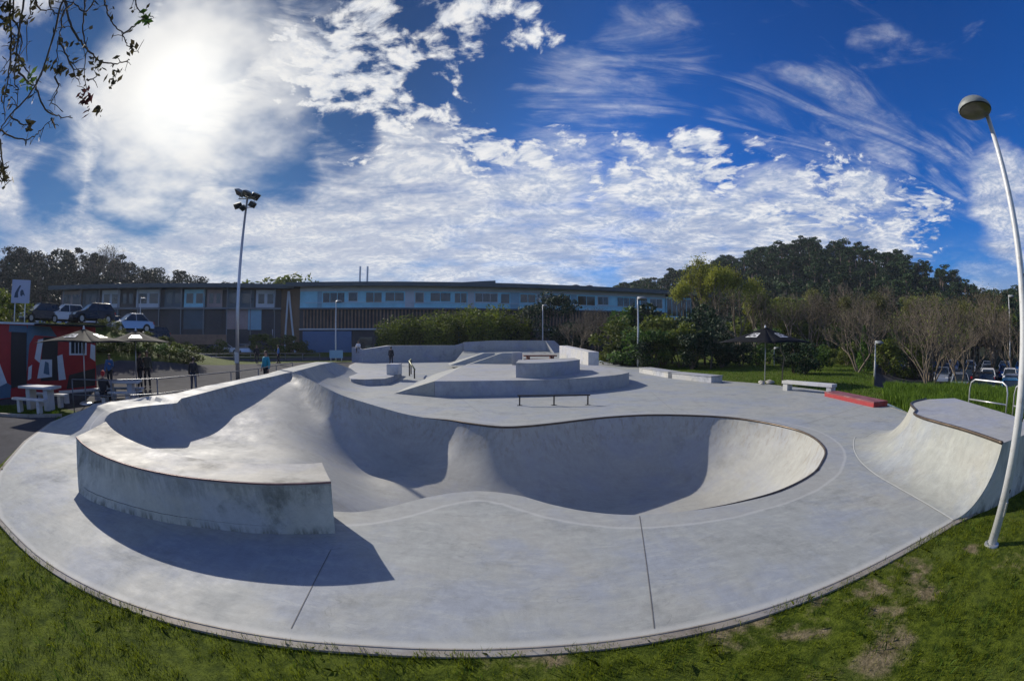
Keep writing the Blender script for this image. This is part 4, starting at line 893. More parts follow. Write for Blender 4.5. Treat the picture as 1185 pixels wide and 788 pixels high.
# ------------------------------------------------------------------ graffiti cabin at the left edge
def cabin():
    X0 = -20.0; y0, y1, H = 4.0, 14.3, 2.95
    r = empty('cabin', (X0-1.3, (y0+y1)/2, 0), 0, 'red cabin painted with blue, black and white shapes at the left edge', 'cabin'); oy = -(y0+y1)/2; ox = 1.3
    MB().box(-1.3, 1.3, y0+oy, y1+oy, 0, H).build('wall', M['cabinred'], r)
    MB().box(-1.42, 1.42, y0+oy-.1, y1+oy+.1, H, H+.08).build('roof', M['cabinwhite'], r)
    def F(px, py):
        v = ray(px, py); t = X0/v.x; return (v.y*t+oy, CAMH+v.z*t)
    def panel(name, pts, mat, d=.012, parent=None):
        q = [F(*p) for p in pts]; q = [(min(max(a, y0+oy+.02), y1+oy-.02), min(max(b, .02), H-.02)) for a, b in q]
        m_ = MB(); n = len(q); m_.add([(ox, a, b) for a, b in q]+[(ox+d, a, b) for a, b in q], [tuple(range(n, 2*n))]+[(i, (i+1) % n, n+(i+1) % n, n+i) for i in range(n)]); return m_.build(name, M[mat], parent or r)
    panel('door', [(13,384),(31,385),(31,446),(13,449)], 'cabindark', .02)
    panel('door', [(50,390),(67,391),(67,440),(47,441)], 'cabindark', .02)
    panel('mural_shape', [(11,376),(31,377),(31,385),(10,384)], 'cabinblue'); panel('mural_shape', [(-2,416),(8,443),(-6,450)], 'cabinwhite', .016); panel('mural_shape', [(0,438),(13,446),(12,460),(-5,462)], 'cabinblue', .014)
    panel('mural_shape', [(32,376),(58,378),(66,390),(40,388),(33,400)], 'cabinblue', .014); panel('mural_shape', [(44,393),(50,392),(46,420),(40,415)], 'cabinwhite', .018)
    panel('mural_shape', [(33,425),(37,422),(36,438),(32,440)], 'cabinwhite', .018); panel('mural_shape', [(47,416),(60,416),(60,436),(43,438)], 'cabinwhite', .026); panel('mural_shape', [(52,418),(56,420),(57,434),(50,432)], 'cabinblue', .030)
    panel('mural_shape', [(66,412),(72,410),(76,439),(68,440)], 'cabinwhite', .026); panel('mural_shape', [(64,393),(66,393),(66,440),(63,440)], 'cabindark', .024)
    panel('mural_shape', [(80,434),(110,426),(110,446),(77,450)], 'cabindark', .014); panel('mural_shape', [(105,398),(110,400),(110,418),(104,414)], 'cabinwhite', .02); panel('mural_shape', [(30,380),(36,379),(32,420),(31,430)], 'cabinblue', .02)
    w = panel('window', [(80,392),(100,393),(100,411),(80,411)], 'cabinwhite', .03); panel('pane', [(82,394),(98,395),(98,409),(82,409)], 'pane', .036, w)
    for x in (86,90,94): panel('bar', [(x,394),(x+.8,394),(x+.8,409),(x,409)], 'cabinwhite', .05, w)
    MB().box(ox, ox+.9, y0+oy+6.0, y1+oy+.1, H-.02, H+.05).build('awning', M['grey'], r)
cabin()
# billboard
p = far(24, 338, 30); r = empty('sign', (p.x, p.y, float(terrH(np.array([p.x]), np.array([p.y]))[0])), -az(24)+R(0), 'pale blue square sign with a dark mountain and wave emblem above the cabin', 'sign'); zc = p.z-r.location.z
MB().box(-.72,.72,-.04,.04,zc-.62,zc+.68).build('panel', M['board'], r)
for x in (-.4,.4): MB().box(x-.04,x+.04,.04,.1,0,zc+.5).build('post', M['steel'], r)
em = MB(); em.add([(-.50,-.045,zc-.32),(-.44,-.045,zc-.05),(-.28,-.045,zc+.18),(-.10,-.045,zc+.38),(-.0,-.045,zc+.34),(-.12,-.045,zc+.15),(-.20,-.045,zc-.05),(-.18,-.045,zc-.32)], [tuple(range(8))])
em.add([(-.02,-.047,zc-.2),(-.04,-.047,zc+.02),(.06,-.047,zc+.14),(.18,-.047,zc+.1),(.3,-.047,zc-.12),(.36,-.047,zc-.22),(.18,-.047,zc-.14),(.1,-.047,zc-.24)], [tuple(range(8))]); em.build('emblem', M['ink'], r)
# ------------------------------------------------------------------ the long building
def building():
    A = Vector((30.0, 77.5, 0)); B = Vector((-32.3, 63.4, 0)); C = Vector((-71, 41.5, 0))
    root = empty('long_building', (0, 70, .4), 0, 'long low two storey building with blue upper windows and timber slats behind the skate park', 'building'); off = -Vector((0, 70, .4))
    def wing(P, Q, zt, parts):
        d = (Q-P); L = d.length; d.normalize(); n = Vector((-d.y, d.x, 0))
        if n.dot(-P) < 0: n = -n
        Mx = Matrix(((d.x, n.x, 0, P.x+off.x), (d.y, n.y, 0, P.y+off.y), (0, 0, 1, off.z), (0, 0, 0, 1)))
        return L, Mx
    def bx(name, Mx, x0, x1, y0, y1, z0, z1, mat, par=None):
        return MB().box(x0, x1, y0, y1, z0, z1, 0, Mx).build(name, M[mat], par or root)
    # main wing, from the right end A to B;  local +y points at the camera
    L, Mx = wing(A, B, 0, None); zt = 10.6
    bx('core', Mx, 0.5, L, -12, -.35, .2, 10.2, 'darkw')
    bx('roof', Mx, -6.5, L+2, -13, 1.6, zt, zt+.35, 'roof'); bx('fascia', Mx, -6.5, L+2, 1.6, 1.75, zt-.25, zt+.38, 'fascia')
    up_ = bx('upper_wall', Mx, 3, L, -.35, 0, 7.2, zt-.1, 'bluew')
    bx('soffit_band', Mx, 3, L, -.01, .12, 9.75, zt-.1, 'palew', up_)
    x = 3.6; i = 0
    while x < L-3:
        w = [2.6, 1.5, 3.6, 2.0, 3.2, 1.4, 3.0][i % 7]
        wn = bx('window', Mx, x, x+w, 0, .05, 7.9+.25*(i % 2), 9.6, 'palew' if i % 3 == 0 else 'bluew'); k = max(1, round(w/1.3)); pw = (w-.1*(k+1))/k
        for j in range(k): bx('pane', Mx, x+.1+j*(pw+.1), x+.1+j*(pw+.1)+pw, .05, .07, 8.0+.25*(i % 2), 9.5, 'pane', wn)
        x += w; gap = [.5, .9, 1.6, .4, 1.2][i % 5]
        if gap > .8: bx('wall_panel', Mx, x+.1, x+gap-.1, 0, .04, 7.3, 9.7, ['palew', 'bluelight', 'bluew'][i % 3])
        x += gap; i += 1
    bx('balcony_rail', Mx, 6, L-1, .55, .6, 7.95, 8.02, 'palew'); bx('balcony_slab', Mx, 3, L, 0, .7, 6.95, 7.2, 'roof')
    sl = MB(); x = 8
    while x < L-.5: sl.box(x, x+.22, .1, .3, 4.1, 6.95, 0, Mx); x += .55
    sl.build('slat_screen', M['slat'], root); bx('screen_rail', Mx, 8, L, .05, .35, 3.9, 4.1, 'palew')
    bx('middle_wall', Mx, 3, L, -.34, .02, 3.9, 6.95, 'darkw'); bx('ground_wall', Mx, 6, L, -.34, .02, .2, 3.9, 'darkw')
    bx('blue_wall', Mx, L-8.4, L-.6, .02, .3, .3, 3.7, 'blueground'); 
    for k in range(3): bx('door', Mx, L-11.6-k*3.4, L-9.6-k*3.4, .02, .1, .3, 2.8, 'pane')
    # right hand end: pale slab and red brown base under the overhanging roof
    bx('end_slab', Mx, -3.2, 3, -6, .6, 5.9, 6.3, 'palew'); bx('end_wall', Mx, -1.5, 3, -5, .0, 2.4, 5.9, 'brownred')
    bx('end_window', Mx, -2.6, 2.9, -5, .3, 6.3, 10.0, 'bluew')
    for k in range(5): bx('end_pane', Mx, -2.5+k*1.08, -1.55+k*1.08, .3, .33, 6.6, 9.7, 'pane')
    # sloped light wing on the roof and vents
    w = MB(); w.add([Mx @ Vector(p) for p in [(40.5,-2,zt+.4),(33,-2,zt+.45),(33,-2,zt+1.25),(36,-2,zt+1.05),(40.5,-2,zt+.7),(40.5,-7,zt+.4),(33,-7,zt+.45),(33,-7,zt+1.25),(36,-7,zt+1.05),(40.5,-7,zt+.7)]],
          [(0,1,2,3,4),(9,8,7,6,5),(0,5,6,1),(1,6,7,2),(2,7,8,3),(3,8,9,4),(4,9,5,0)]); w.build('roof_light', M['fascia'], root)
    for x in (16.5, 19): 
        v_ = MB(); v_.lathe([(1.0,0),(.95,.35),(.6,.7),(.02,.85)], Mx @ Vector((x,-3,zt+.35)), 14); v_.build('roof_vent', M['roof'], root, smooth=True)
    for x in (53.5, 54.7): MB().tube([Mx @ Vector((x,-3,zt+.3)), Mx @ Vector((x,-3,zt+3.4))], .16, 8).build('flue', M['steel'], root)
    # junction: canted white posts and brown wall
    bx('corner_wall', Mx, L-.2, L+5.8, -3, -.4, .3, 10.2, 'brownw')
    for a, b_ in ((L+.6, L+1.8), (L+2.4, L+1.9), (L+4.6, L+4.2)): MB().tube([Mx @ Vector((a,.3,.3)), Mx @ Vector((b_,.3,9.8))], .16, 8).build('post', M['palew'], root)
    # left wing
    L, Mx = wing(B+Vector((-3,-.8,0)), C, 0, None)
    bx('core', Mx, 0, L, -12, -.35, .2, 10.0, 'darkw'); bx('roof', Mx, -2, L+2, -13, 1.6, 10.4, 10.72, 'roof'); bx('fascia', Mx, -2, L+2, 1.6, 1.75, 10.12, 10.75, 'fascia')
    x = 1; i = 0
    while x < L-4:
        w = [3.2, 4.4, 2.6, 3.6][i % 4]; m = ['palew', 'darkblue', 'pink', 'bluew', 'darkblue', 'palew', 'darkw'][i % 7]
        wl_ = bx('upper_panel', Mx, x, x+w, -.35, 0, 7.3, 10.0, m)
        for j in range(2): bx('pane', Mx, x+.3+j*(w/2-.1), x+.3+j*(w/2-.1)+w/2-.6, 0, .04, 7.9, 9.4, 'pane', wl_)
        bx('lower_panel', Mx, x, x+w, -.35, -.05, 4.0, 7.1, ['darkw', 'darkblue', 'darkw', 'pink'][(i*3) % 4 if i != 5 else 0])
        x += w+[.3, .9, .4][i % 3]; i += 1
    for k in range(11): bx('post', Mx, 1+k*3.9, 1.14+k*3.9, 1.0, 1.14, .2, 10.4, 'palew2')
    bx('floor_band', Mx, 0, L, -.3, .5, 7.0, 7.28, 'palew2'); bx('white_door', Mx, 3.2, 5.4, 0, .12, 3.9, 7.3, 'bluelight')
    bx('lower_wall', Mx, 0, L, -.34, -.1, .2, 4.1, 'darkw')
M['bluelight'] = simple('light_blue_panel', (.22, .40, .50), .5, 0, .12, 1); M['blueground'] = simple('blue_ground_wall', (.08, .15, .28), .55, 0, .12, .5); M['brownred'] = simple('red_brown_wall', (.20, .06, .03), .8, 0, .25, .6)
M['darkblue'] = simple('dark_blue_panel', (.05, .09, .12), .5, 0, .2, .6); M['palew2'] = simple('floor_band', (.18, .20, .22), .6, 0, .15, .5)
building()

# ------------------------------------------------------------------ trees
def tubes_mesh(segs, name):      # segs: (p0, p1, r0, r1) -> three-sided limbs, joined arrays
    s = np.array([(*a, *b, r0, r1) for a, b, r0, r1 in segs]); a, b = s[:, :3], s[:, 3:6]; t = b-a; t /= (np.linalg.norm(t, axis=1)[:, None]+1e-9)
    u = np.cross(t, np.where(np.abs(t[:, 2:3]) < .9, [[0, 0, 1]], [[1, 0, 0]])); u /= np.linalg.norm(u, axis=1)[:, None]; w = np.cross(t, u); n = 5; V = []
    for e, rr in ((a, s[:, 6]), (b, s[:, 7])):
        for k in range(n): q = 2*math.pi*k/n; V.append(e+(u*math.cos(q)+w*math.sin(q))*rr[:, None])
    V = np.stack(V, 1); N = len(s); F_ = np.array([[k, (k+1) % n, n+(k+1) % n, n+k] for k in range(n)])
    return mesh_np(name, V.reshape(-1, 3), (np.arange(N)[:, None, None]*2*n+F_[None]).reshape(-1, 4))
def leaves_mesh(c, size, name, flat=0.):
    c = np.asarray(c); N = len(c); d = rng.normal(size=(N, 3)); d[:, 2] *= 1-flat*.5; d /= np.linalg.norm(d, axis=1)[:, None]
    e = rng.normal(size=(N, 3)); e -= (e*d).sum(1)[:, None]*d; e /= np.linalg.norm(e, axis=1)[:, None]; f = np.cross(d, e); s = (size*rng.uniform(.6, 1.4, N))[:, None]
    V = np.stack([c-e*s, c-f*s*.45+e*s*.1+d*s*.15, c+e*s, c+f*s*.45-d*s*.1], 1); return mesh_np(name, V.reshape(-1, 3), np.arange(4*N).reshape(-1, 4))
def grow(p, d, L, r, depth, segs, tips, spread=.55, up_=.15, kids=(3, 4), shrink=.66, wob=.12, seg=3):
    for i in range(seg):
        d = (d+Vector((rnd.gauss(0, wob), rnd.gauss(0, wob), rnd.gauss(0, wob)+up_*.3))).normalized(); q = p+d*(L/seg); r1 = r*(1-.28/seg*(i+1)); segs.append((tuple(p), tuple(q), r*(1-.28/seg*i), r1)); p = q
        if depth > 0 and i == seg-2 and rnd.random() < .6:
            e = (d+Vector((rnd.gauss(0, 1), rnd.gauss(0, 1), rnd.gauss(0, .5)))*spread).normalized(); grow(p, e, L*shrink*.9, r*.5, depth-1, segs, tips, spread, up_, kids, shrink, wob, seg)
    if depth <= 0: tips.append(p); return
    for _ in range(rnd.randint(*kids)):
        e = (d+Vector((rnd.gauss(0, 1), rnd.gauss(0, 1), rnd.gauss(0, .6)))*spread+Vector((0, 0, up_))).normalized(); grow(p, e, L*shrink*rnd.uniform(.8, 1.15), r*.62, depth-1, segs, tips, spread, up_, kids, shrink, wob, seg)
def clumps(cent, rad, per, sq=.7):
    out = []
    for c, r in zip(cent, rad):
        d = rng.normal(size=(per, 3)); d /= np.linalg.norm(d, axis=1)[:, None]; k = rng.uniform(.25, 1, per)**.5; d = d*k[:, None]*r; d[:, 2] *= sq; out.append(np.asarray(c)+d)
    return np.vstack(out)
PROTO = {}
def make_tree(kind, var):
    """Empty > trunk, crown ; unit sizes in metres, base at origin"""
    r = empty({'pine': 'pine_tree', 'broad': 'broadleaf_tree', 'bare': 'bare_tree', 'bamboo': 'bamboo_clump', 'bush': 'bush', 'poplar': 'budding_tree', 'conifer': 'conifer', 'wide': 'spreading_tree'}[kind])
    segs = []; tips = []
    if kind == 'pine':
        H = 10+rnd.uniform(-.6, .8); p = Vector((0, 0, -.5)); cen = []; rad = []; top = Vector((rnd.uniform(-.5, .5), rnd.uniform(-.5, .5), H*.86)); segs.append((tuple(p), tuple(top*.5), .2, .15)); segs.append((tuple(top*.5), tuple(top), .15, .07))
        for k in range(11):
            a = rnd.uniform(0, 6.28); z = H*rnd.uniform(.48, .95); rr = 2.4*(1-.55*abs(z/H-.66)/.34)*rnd.uniform(.4, 1.); c = Vector((math.cos(a)*rr, math.sin(a)*rr, z)); cen.append(tuple(c)); rad.append(rnd.uniform(.9, 1.45)); segs.append((tuple(top*(z/H*.85)), tuple(c), .06, .02))
        pts = clumps(cen, rad, 62, .6); me = leaves_mesh(pts, .36, 'crown'); mt, bk = 'l_pine', 'barkpine'
    elif kind == 'broad':
        H = 9.; cen = []; rad = []; grow(Vector((0, 0, -.4)), Vector((0, 0, 1)), 2.8, .22, 2, segs, tips, .6, .25)
        for k in range(16):
            a = rnd.uniform(0, 6.28); z = rnd.uniform(3.2, 8.2); rr = 2.9*math.sqrt(max(.05, 1-((z-5.4)/3.6)**2))*rnd.uniform(.35, 1); cen.append((math.cos(a)*rr, math.sin(a)*rr, z)); rad.append(rnd.uniform(1.0, 1.7))
        me = leaves_mesh(clumps(cen, rad, 75, .8), .32, 'crown'); mt, bk = ('l_dark', 'bark')
    elif kind == 'wide':
        cen = []; rad = []; grow(Vector((0, 0, -.4)), Vector((0, 0, 1)), 2.4, .3, 3, segs, tips, .8, .15)
        for k in range(34):
            a = rnd.uniform(0, 6.28); t = rnd.uniform(0, 1); z = 2.4+6.0*t; rr = 5.2*math.sqrt(max(.04, 1-(t*.98)**2.2))*rnd.uniform(.5, 1); cen.append((math.cos(a)*rr, math.sin(a)*rr, z)); rad.append(rnd.uniform(1.0, 1.6))
        me = leaves_mesh(clumps(cen, rad, 130, .75), .2, 'crown'); mt, bk = 'l_dark', 'bark'
    elif kind == 'bush':
        cen = []; rad = []; 
        for k in range(5): segs.append(((0, 0, -.2), (rnd.uniform(-1, 1), rnd.uniform(-1, 1), rnd.uniform(1.5, 2.6)), .06, .02))
        for k in range(13): a = rnd.uniform(0, 6.28); z = rnd.uniform(.4, 3.4); rr = 1.7*math.sqrt(max(.05, 1-(z/3.9)**2))*rnd.uniform(.3, 1); cen.append((math.cos(a)*rr, math.sin(a)*rr, z)); rad.append(rnd.uniform(.55, .95))
        me = leaves_mesh(clumps(cen, rad, 130, .85), .15, 'crown'); mt, bk = 'l_mid', 'bark'
    elif kind == 'conifer':
        pts = []
        for k in range(1500): z = 3.4*rnd.random()**1.3; rr = .75*(1-z/3.7)*rnd.uniform(.5, 1.05); a = rnd.uniform(0, 6.28); pts.append((math.cos(a)*rr, math.sin(a)*rr, z+.1))
        segs.append(((0, 0, -.2), (0, 0, 3), .06, .02)); me = leaves_mesh(pts, .11, 'crown'); mt, bk = 'l_bright', 'bark'
    elif kind == 'bamboo':
        pts = []
        for k in range(46):
            a = rnd.uniform(0, 6.28); rr = 1.5*math.sqrt(rnd.random()); h = rnd.uniform(4.6, 6.9); b = Vector((math.cos(a)*rr, math.sin(a)*rr, -.1)); t = b+Vector((math.cos(a)*rnd.uniform(.1, .9), math.sin(a)*rnd.uniform(.1, .9), h)); segs.append((tuple(b), tuple(t), .025, .01))
            for _ in range(70): q = rnd.uniform(.12, 1)**.8; p = b.lerp(t, q); pts.append((p.x+rnd.gauss(0, .28), p.y+rnd.gauss(0, .28), p.z+rnd.gauss(0, .2)-.1))
        me = leaves_mesh(pts, .16, 'crown'); mt, bk = 'l_bam', 'l_olive'
    elif kind == 'poplar':
        grow(Vector((0, 0, -.3)), Vector((0, 0, 1)), 4.2, .16, 4, segs, tips, .34, .45, (2, 4), .66, .07)
        T = np.array([tuple(t) for t in tips]); T = T[T[:, 2] > 3]; pts = (T[rng.integers(0, len(T), 3600)]+rng.normal(0, .42, (3600, 3))); me = leaves_mesh(pts, .13, 'crown'); mt, bk = 'l_yel', 'barkpale'
    elif kind == 'bare':
        for s in range(rnd.randint(1, 3)):
            d = Vector((rnd.gauss(0, .28), rnd.gauss(0, .28), 1)).normalized(); grow(Vector((rnd.uniform(-.3, .3), rnd.uniform(-.3, .3), -.3)), d, 2.7, .13, 5, segs, tips, .42, .22, (2, 3), .70, .10)
        T = np.array([tuple(t) for t in tips]); pts = T[rng.integers(0, len(T), 700)]+rng.normal(0, .3, (700, 3)); me = leaves_mesh(pts, .075, 'crown'); mt, bk = 'l_brown', 'barkpale'
    tr = tubes_mesh(segs, 'trunk'); z_ = np.empty(len(tr.vertices)*3, np.float32); tr.vertices.foreach_get('co', z_); hh = z_.reshape(-1, 3)[:, 2].max()
    m_ = np.empty(len(me.vertices)*3, np.float32); me.vertices.foreach_get('co', m_); hh = max(hh, m_.reshape(-1, 3)[:, 2].max())
    link('trunk', tr, M[bk], r, smooth=True); link('crown', me, M[mt], r); return r, float(hh)
def protos(kind, n):
    if kind not in PROTO: PROTO[kind] = [[*make_tree(kind, i), False] for i in range(n)]
    return PROTO[kind]
NV = dict(pine=5, broad=4, bare=5, bamboo=3, bush=4, poplar=2, conifer=1, wide=1); MATC = {}
def plant(kind, x, y, h, label, group=None, mat=None, wid=1., z=None, idx=None):
    P = protos(kind, NV[kind]); p = P[idx if idx is not None else rnd.randrange(len(P))]; kids = {p[0]: [c for c in p[0].children]}
    if not p[2] and not mat: o = p[0]; p[2] = True
    else:
        o = p[0].copy(); COL.objects.link(o)
        for ch in p[0].children:
            if ch.name.split('.')[0] not in ('trunk', 'crown'): continue
            c = ch.copy(); COL.objects.link(c); c.parent = o
            if mat and ch.name.startswith('crown'):
                k = (ch.data.name, mat)
                if k not in MATC: MATC[k] = ch.data.copy(); MATC[k].materials[0] = M[mat]
                c.data = MATC[k]
    s = h/p[1]; o.location = (x, y, float(terrH(np.array([x]), np.array([y]))[0])-.1 if z is None else z); o.scale = (s*wid, s*wid, s); o.rotation_euler = (0, 0, rnd.uniform(0, 6.28))
    for k in ('label', 'category', 'group'):
        if k in o.keys(): del o[k]
    cat = {'bush': 'bush', 'bamboo': 'bamboo'}.get(kind, 'tree'); tag(o, label, cat, group); return o
def pt(px, ptop, d):    # position at range d and the height needed to reach that pixel
    t = far(px, ptop, d); g0 = float(terrH(np.array([t.x]), np.array([t.y]))[0]); return t.x, t.y, t.z-g0
# hill pines
def hill():
    cand = []
    for _ in range(4000):
        a = rnd.uniform(10.5, 76); rr = rnd.uniform(120, 205); cand.append((a, rr))
    cand.sort(key=lambda q: q[1]); pl = []
    for a, rr in cand:
        x, y = rr*math.sin(R(a)), rr*math.cos(R(a)); dmin = 4.0 if rr > 180 else 6.3
        if all((x-u)**2+(y-v)**2 > dmin*dmin for u, v in pl): pl.append((x, y))
    rnd.shuffle(pl); pl.sort(key=lambda q: -abs(0)); n = 0
    sky_ = [q for q in pl if math.hypot(*q) > 182]; rest = [q for q in pl if math.hypot(*q) <= 182][::-1]; print('pines', len(sky_), len(rest)); sel = (sky_[:125]+rest)[:290]
    for x, y in sel: plant('pine', x, y, rnd.uniform(6.5, 9.5), 'dark umbrella pine on the wooded hill at the right', 'pines on the right hill', wid=1.45)
hill()
def leftwood():
    pl = []
    for _ in range(2500):
        a = rnd.uniform(-80, -22); rr = rnd.uniform(96, 148); x, y = rr*math.sin(R(a)), rr*math.cos(R(a))
        if all((x-u)**2+(y-v)**2 > 36 for u, v in pl): pl.append((x, y))
    far_ = [q for q in pl if math.hypot(*q) > 124]; near = [q for q in pl if math.hypot(*q) <= 124]; sel = (far_+near)[:190]
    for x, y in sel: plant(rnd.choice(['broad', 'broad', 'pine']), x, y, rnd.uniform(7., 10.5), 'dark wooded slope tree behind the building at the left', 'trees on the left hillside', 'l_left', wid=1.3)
leftwood()
def undergrowth(name, a0, a1, r0, r1, n, mat, label, s=.75):
    a = np.radians(rng.uniform(a0, a1, n)); r = rng.uniform(r0, r1, n); x = r*np.sin(a); y = r*np.cos(a); t = fbm(x*.16, y*.16, 3, 12); z = terrH(x, y)+rng.uniform(-.3, 1, n)*(1.2+6.5*np.clip(t-.3, 0, 1))
    tag(link(name, leaves_mesh(np.column_stack([x, y, z]), s, name), M[mat]), label, 'undergrowth', None, 'stuff')
undergrowth('hill_undergrowth', 9, 78, 112, 200, 52000, 'l_pine', 'dense dark scrub between the pines on the right hill')
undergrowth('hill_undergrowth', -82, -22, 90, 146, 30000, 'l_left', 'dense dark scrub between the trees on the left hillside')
GB = 'evergreen and bamboo bushes behind the building side of the park'
for i, px in enumerate((452, 470, 489, 508, 527, 545, 562, 580, 597)):
    x, y, h = pt(px, [366,362,360,358,355,351,349,354,360][i], 56+(i % 3)*1.5); plant('bamboo', x, y, h, 'yellow green bamboo clump in the hedge in front of the building', 'bamboo hedge', wid=1.25)
for i, px in enumerate((452, 478, 505, 530, 556, 585)):
    x, y, h = pt(px, 376, 58.5); plant('bush', x, y, h, 'dark leafy bush at the foot of the bamboo hedge', 'dark bushes under the bamboo', 'l_dark', wid=1.5)
x, y, h = pt(638, 333, 60); plant('wide', x, y, h, 'broad dark round tree right of the bamboo hedge', None, None, 1.0)
for px, tp, d in ((690, 352, 52), (668, 356, 50), (703, 350, 55)): x, y, h = pt(px, tp, d); plant('bare', x, y, h, 'bare brown tree beside the broad dark round tree', 'bare trees by the round tree', wid=1.3)
x, y, h = pt(655, 372, 56); plant('bush', x, y, h, 'dark undergrowth bush below the bare brown trees, left one', None, 'l_dark', 1.6)
x, y, h = pt(680, 374, 55); plant('bush', x, y, h, 'dark undergrowth bush below the bare brown trees, right one', None, 'l_dark', 1.6)
for px, tp, d in ((1078,345,33),(992,352,37),(1110,362,36)): x, y, h = pt(px, tp, d); plant('bare', x, y, h, 'nearer pale bare tree with leaning stems in front of the car park', 'nearer bare trees', 'l_olive', 1.2)
for px, tp, d in ((196,388,61),(215,392,62),(236,386,63),(255,391,61),(300,384,66),(318,389,64),(335,386,65),(350,392,63)): x, y, h = pt(px, tp, d); plant('bush', x, y, max(h, 1.), 'low bush on the slope before the left wing of the building', 'bushes before the left wing', 'l_olive', 1.6)
GM = 'mixed bushes and small trees behind the right verge'
for px, tp, d, k, m in ((712,362,44,'bush','l_olive'),(724,352,50,'broad','l_mid'),(735,375,41,'bush','l_mid'),(748,346,50,'broad','l_dark'),(752,368,42,'bush','l_olive'),(768,362,44,'bush','l_olive'),(762,378,39,'bush','l_mid'),(778,360,46,'broad','l_olive'),
                        (788,370,40,'bush','l_olive'),(802,350,42,'broad','l_dark'),(815,354,44,'broad','l_dark'),(800,382,37,'bush','l_dark'),(822,366,38,'broad','l_dark'),(836,378,40,'bush','l_dark'),(745,392,39,'bush','l_dark'),(722,392,42,'bush','l_dark'),
                        (858,392,42,'bush','l_dark'),(876,398,44,'bush','l_mid'),(905,398,42,'bush','l_dark'),(918,388,34,'bush','l_dark'),(932,390,33,'bush','l_dark'),(948,396,38,'bush','l_mid'),(962,398,44,'bush','l_olive'),(980,394,46,'bush','l_olive'),(940,372,60,'broad','l_olive'),(1030,398,50,'bush','l_olive'),(1052,398,54,'bush','l_dark')):
    x, y, h = pt(px, tp, d); lab = {'l_olive': 'olive green shrubby growth in the mixed thicket behind the right verge', 'l_mid': 'mid green leafy growth in the mixed thicket behind the right verge', 'l_dark': 'dark evergreen growth in the mixed thicket behind the right verge'}[m]
    plant(k, x, y, h, lab, {'l_olive': 'olive shrubs of the thicket', 'l_mid': 'mid green shrubs of the thicket', 'l_dark': 'dark evergreens of the thicket'}[m], m, 1.25 if k == 'bush' else 1.0)
for px, tp, d, w in ((803,290,58,.8),(828,300,56,.95),(850,305,60,1.0),(790,318,55,.8),(872,318,62,1.)):
    x, y, h = pt(px, tp, d); plant('poplar', x, y, h, 'tall thin budding yellow green tree behind the thicket', 'tall yellow green trees', wid=w)
x, y, h = pt(1000, 374, 40); plant('conifer', x, y, h, 'small bright green pointed conifer near the short lamp', None, None, 1.1)
i = 0
for px in range(848, 1186, 23):
    for d, tp in ((50+rnd.uniform(-4, 5), rnd.uniform(322, 345)),) + (((68+rnd.uniform(-4, 6)), rnd.uniform(312, 328)),)*(i % 2):
        x, y, h = pt(px+rnd.uniform(-6, 6), tp+rnd.uniform(-2, 14), d); plant('bare', x, y, h, 'leafless grey brown tree in the row below the wooded hill', 'leafless trees below the right hill', 'l_brown' if i % 3 else 'l_olive', 1.15)
    i += 1
for px, tp, d in ((884,334,58),(912,345,54),(938,330,60),(975,338,55),(1008,332,58),(1050,338,56),(1085,334,60),(1120,342,57),(1150,345,58)):
    x, y, h = pt(px, tp, d); plant('poplar', x, y, h, 'thin olive green budding tree among the leafless row', 'olive trees in the leafless row', 'l_sparse', 1.1)
for px, tp, d, m in ((890,376,48,'l_mid'),(985,384,50,'l_mid'),(1025,388,46,'l_olive'),(1042,380,60,'l_mid'),(1062,392,50,'l_olive'),(915,366,62,'l_olive'),(965,372,60,'l_mid')):
    x, y, h = pt(px, tp, d); plant('bush', x, y, h, 'rounded green shrub under the leafless row', 'green shrubs under the leafless row', m, 1.3)
for px in range(860, 1190, 13):
    x, y, h = pt(px+rnd.uniform(-4, 4), rnd.uniform(338, 368), 76+rnd.uniform(-3, 5)); plant('broad', x, y, h, 'dark undergrowth tree behind the leafless row', 'undergrowth trees behind the leafless row', rnd.choice(['l_dark', 'l_olive', 'l_mid']), 1.5)
for px, tp in ((310,316),(326,314),(343,319),(300,322)): x, y, h = pt(px, tp, 98); plant('broad', x, y, h, 'green tree crown showing above the roof of the building', 'green trees above the roof', 'l_olive', 1.3)
x, y, h = pt(130, 282, 118); plant('bare', x, y, h, 'tall thin bare tree on the left skyline', None, None, 1.2)
for i_, px in enumerate(range(112, 232, 12)): x, y, h = pt(px, 396+(i_ % 3)*4, 30.5+i_*.25); plant('bush', x, y, min(max(h, 1.), 2.2), 'grey green shrub in the hedge between plaza and upper car park', 'hedge below the upper car park', 'l_olive' if i_ % 2 else 'l_mid', 1.9)
for px, tp, d in ((5,352,27),(18,362,26),(35,366,27),(50,368,28),(-8,340,30),(66,370,28),(84,377,32),(118,384,34.5),(135,386,34.8),(172,389,35.5),(188,393,36),(205,396,37),(12,330,34)): x, y, h = pt(px, tp, d); plant('bush', x, y, min(max(h, .9), 3.), 'leafy bush on the bank behind the cabin', 'bushes on the bank behind the cabin', 'l_olive', 1.6)

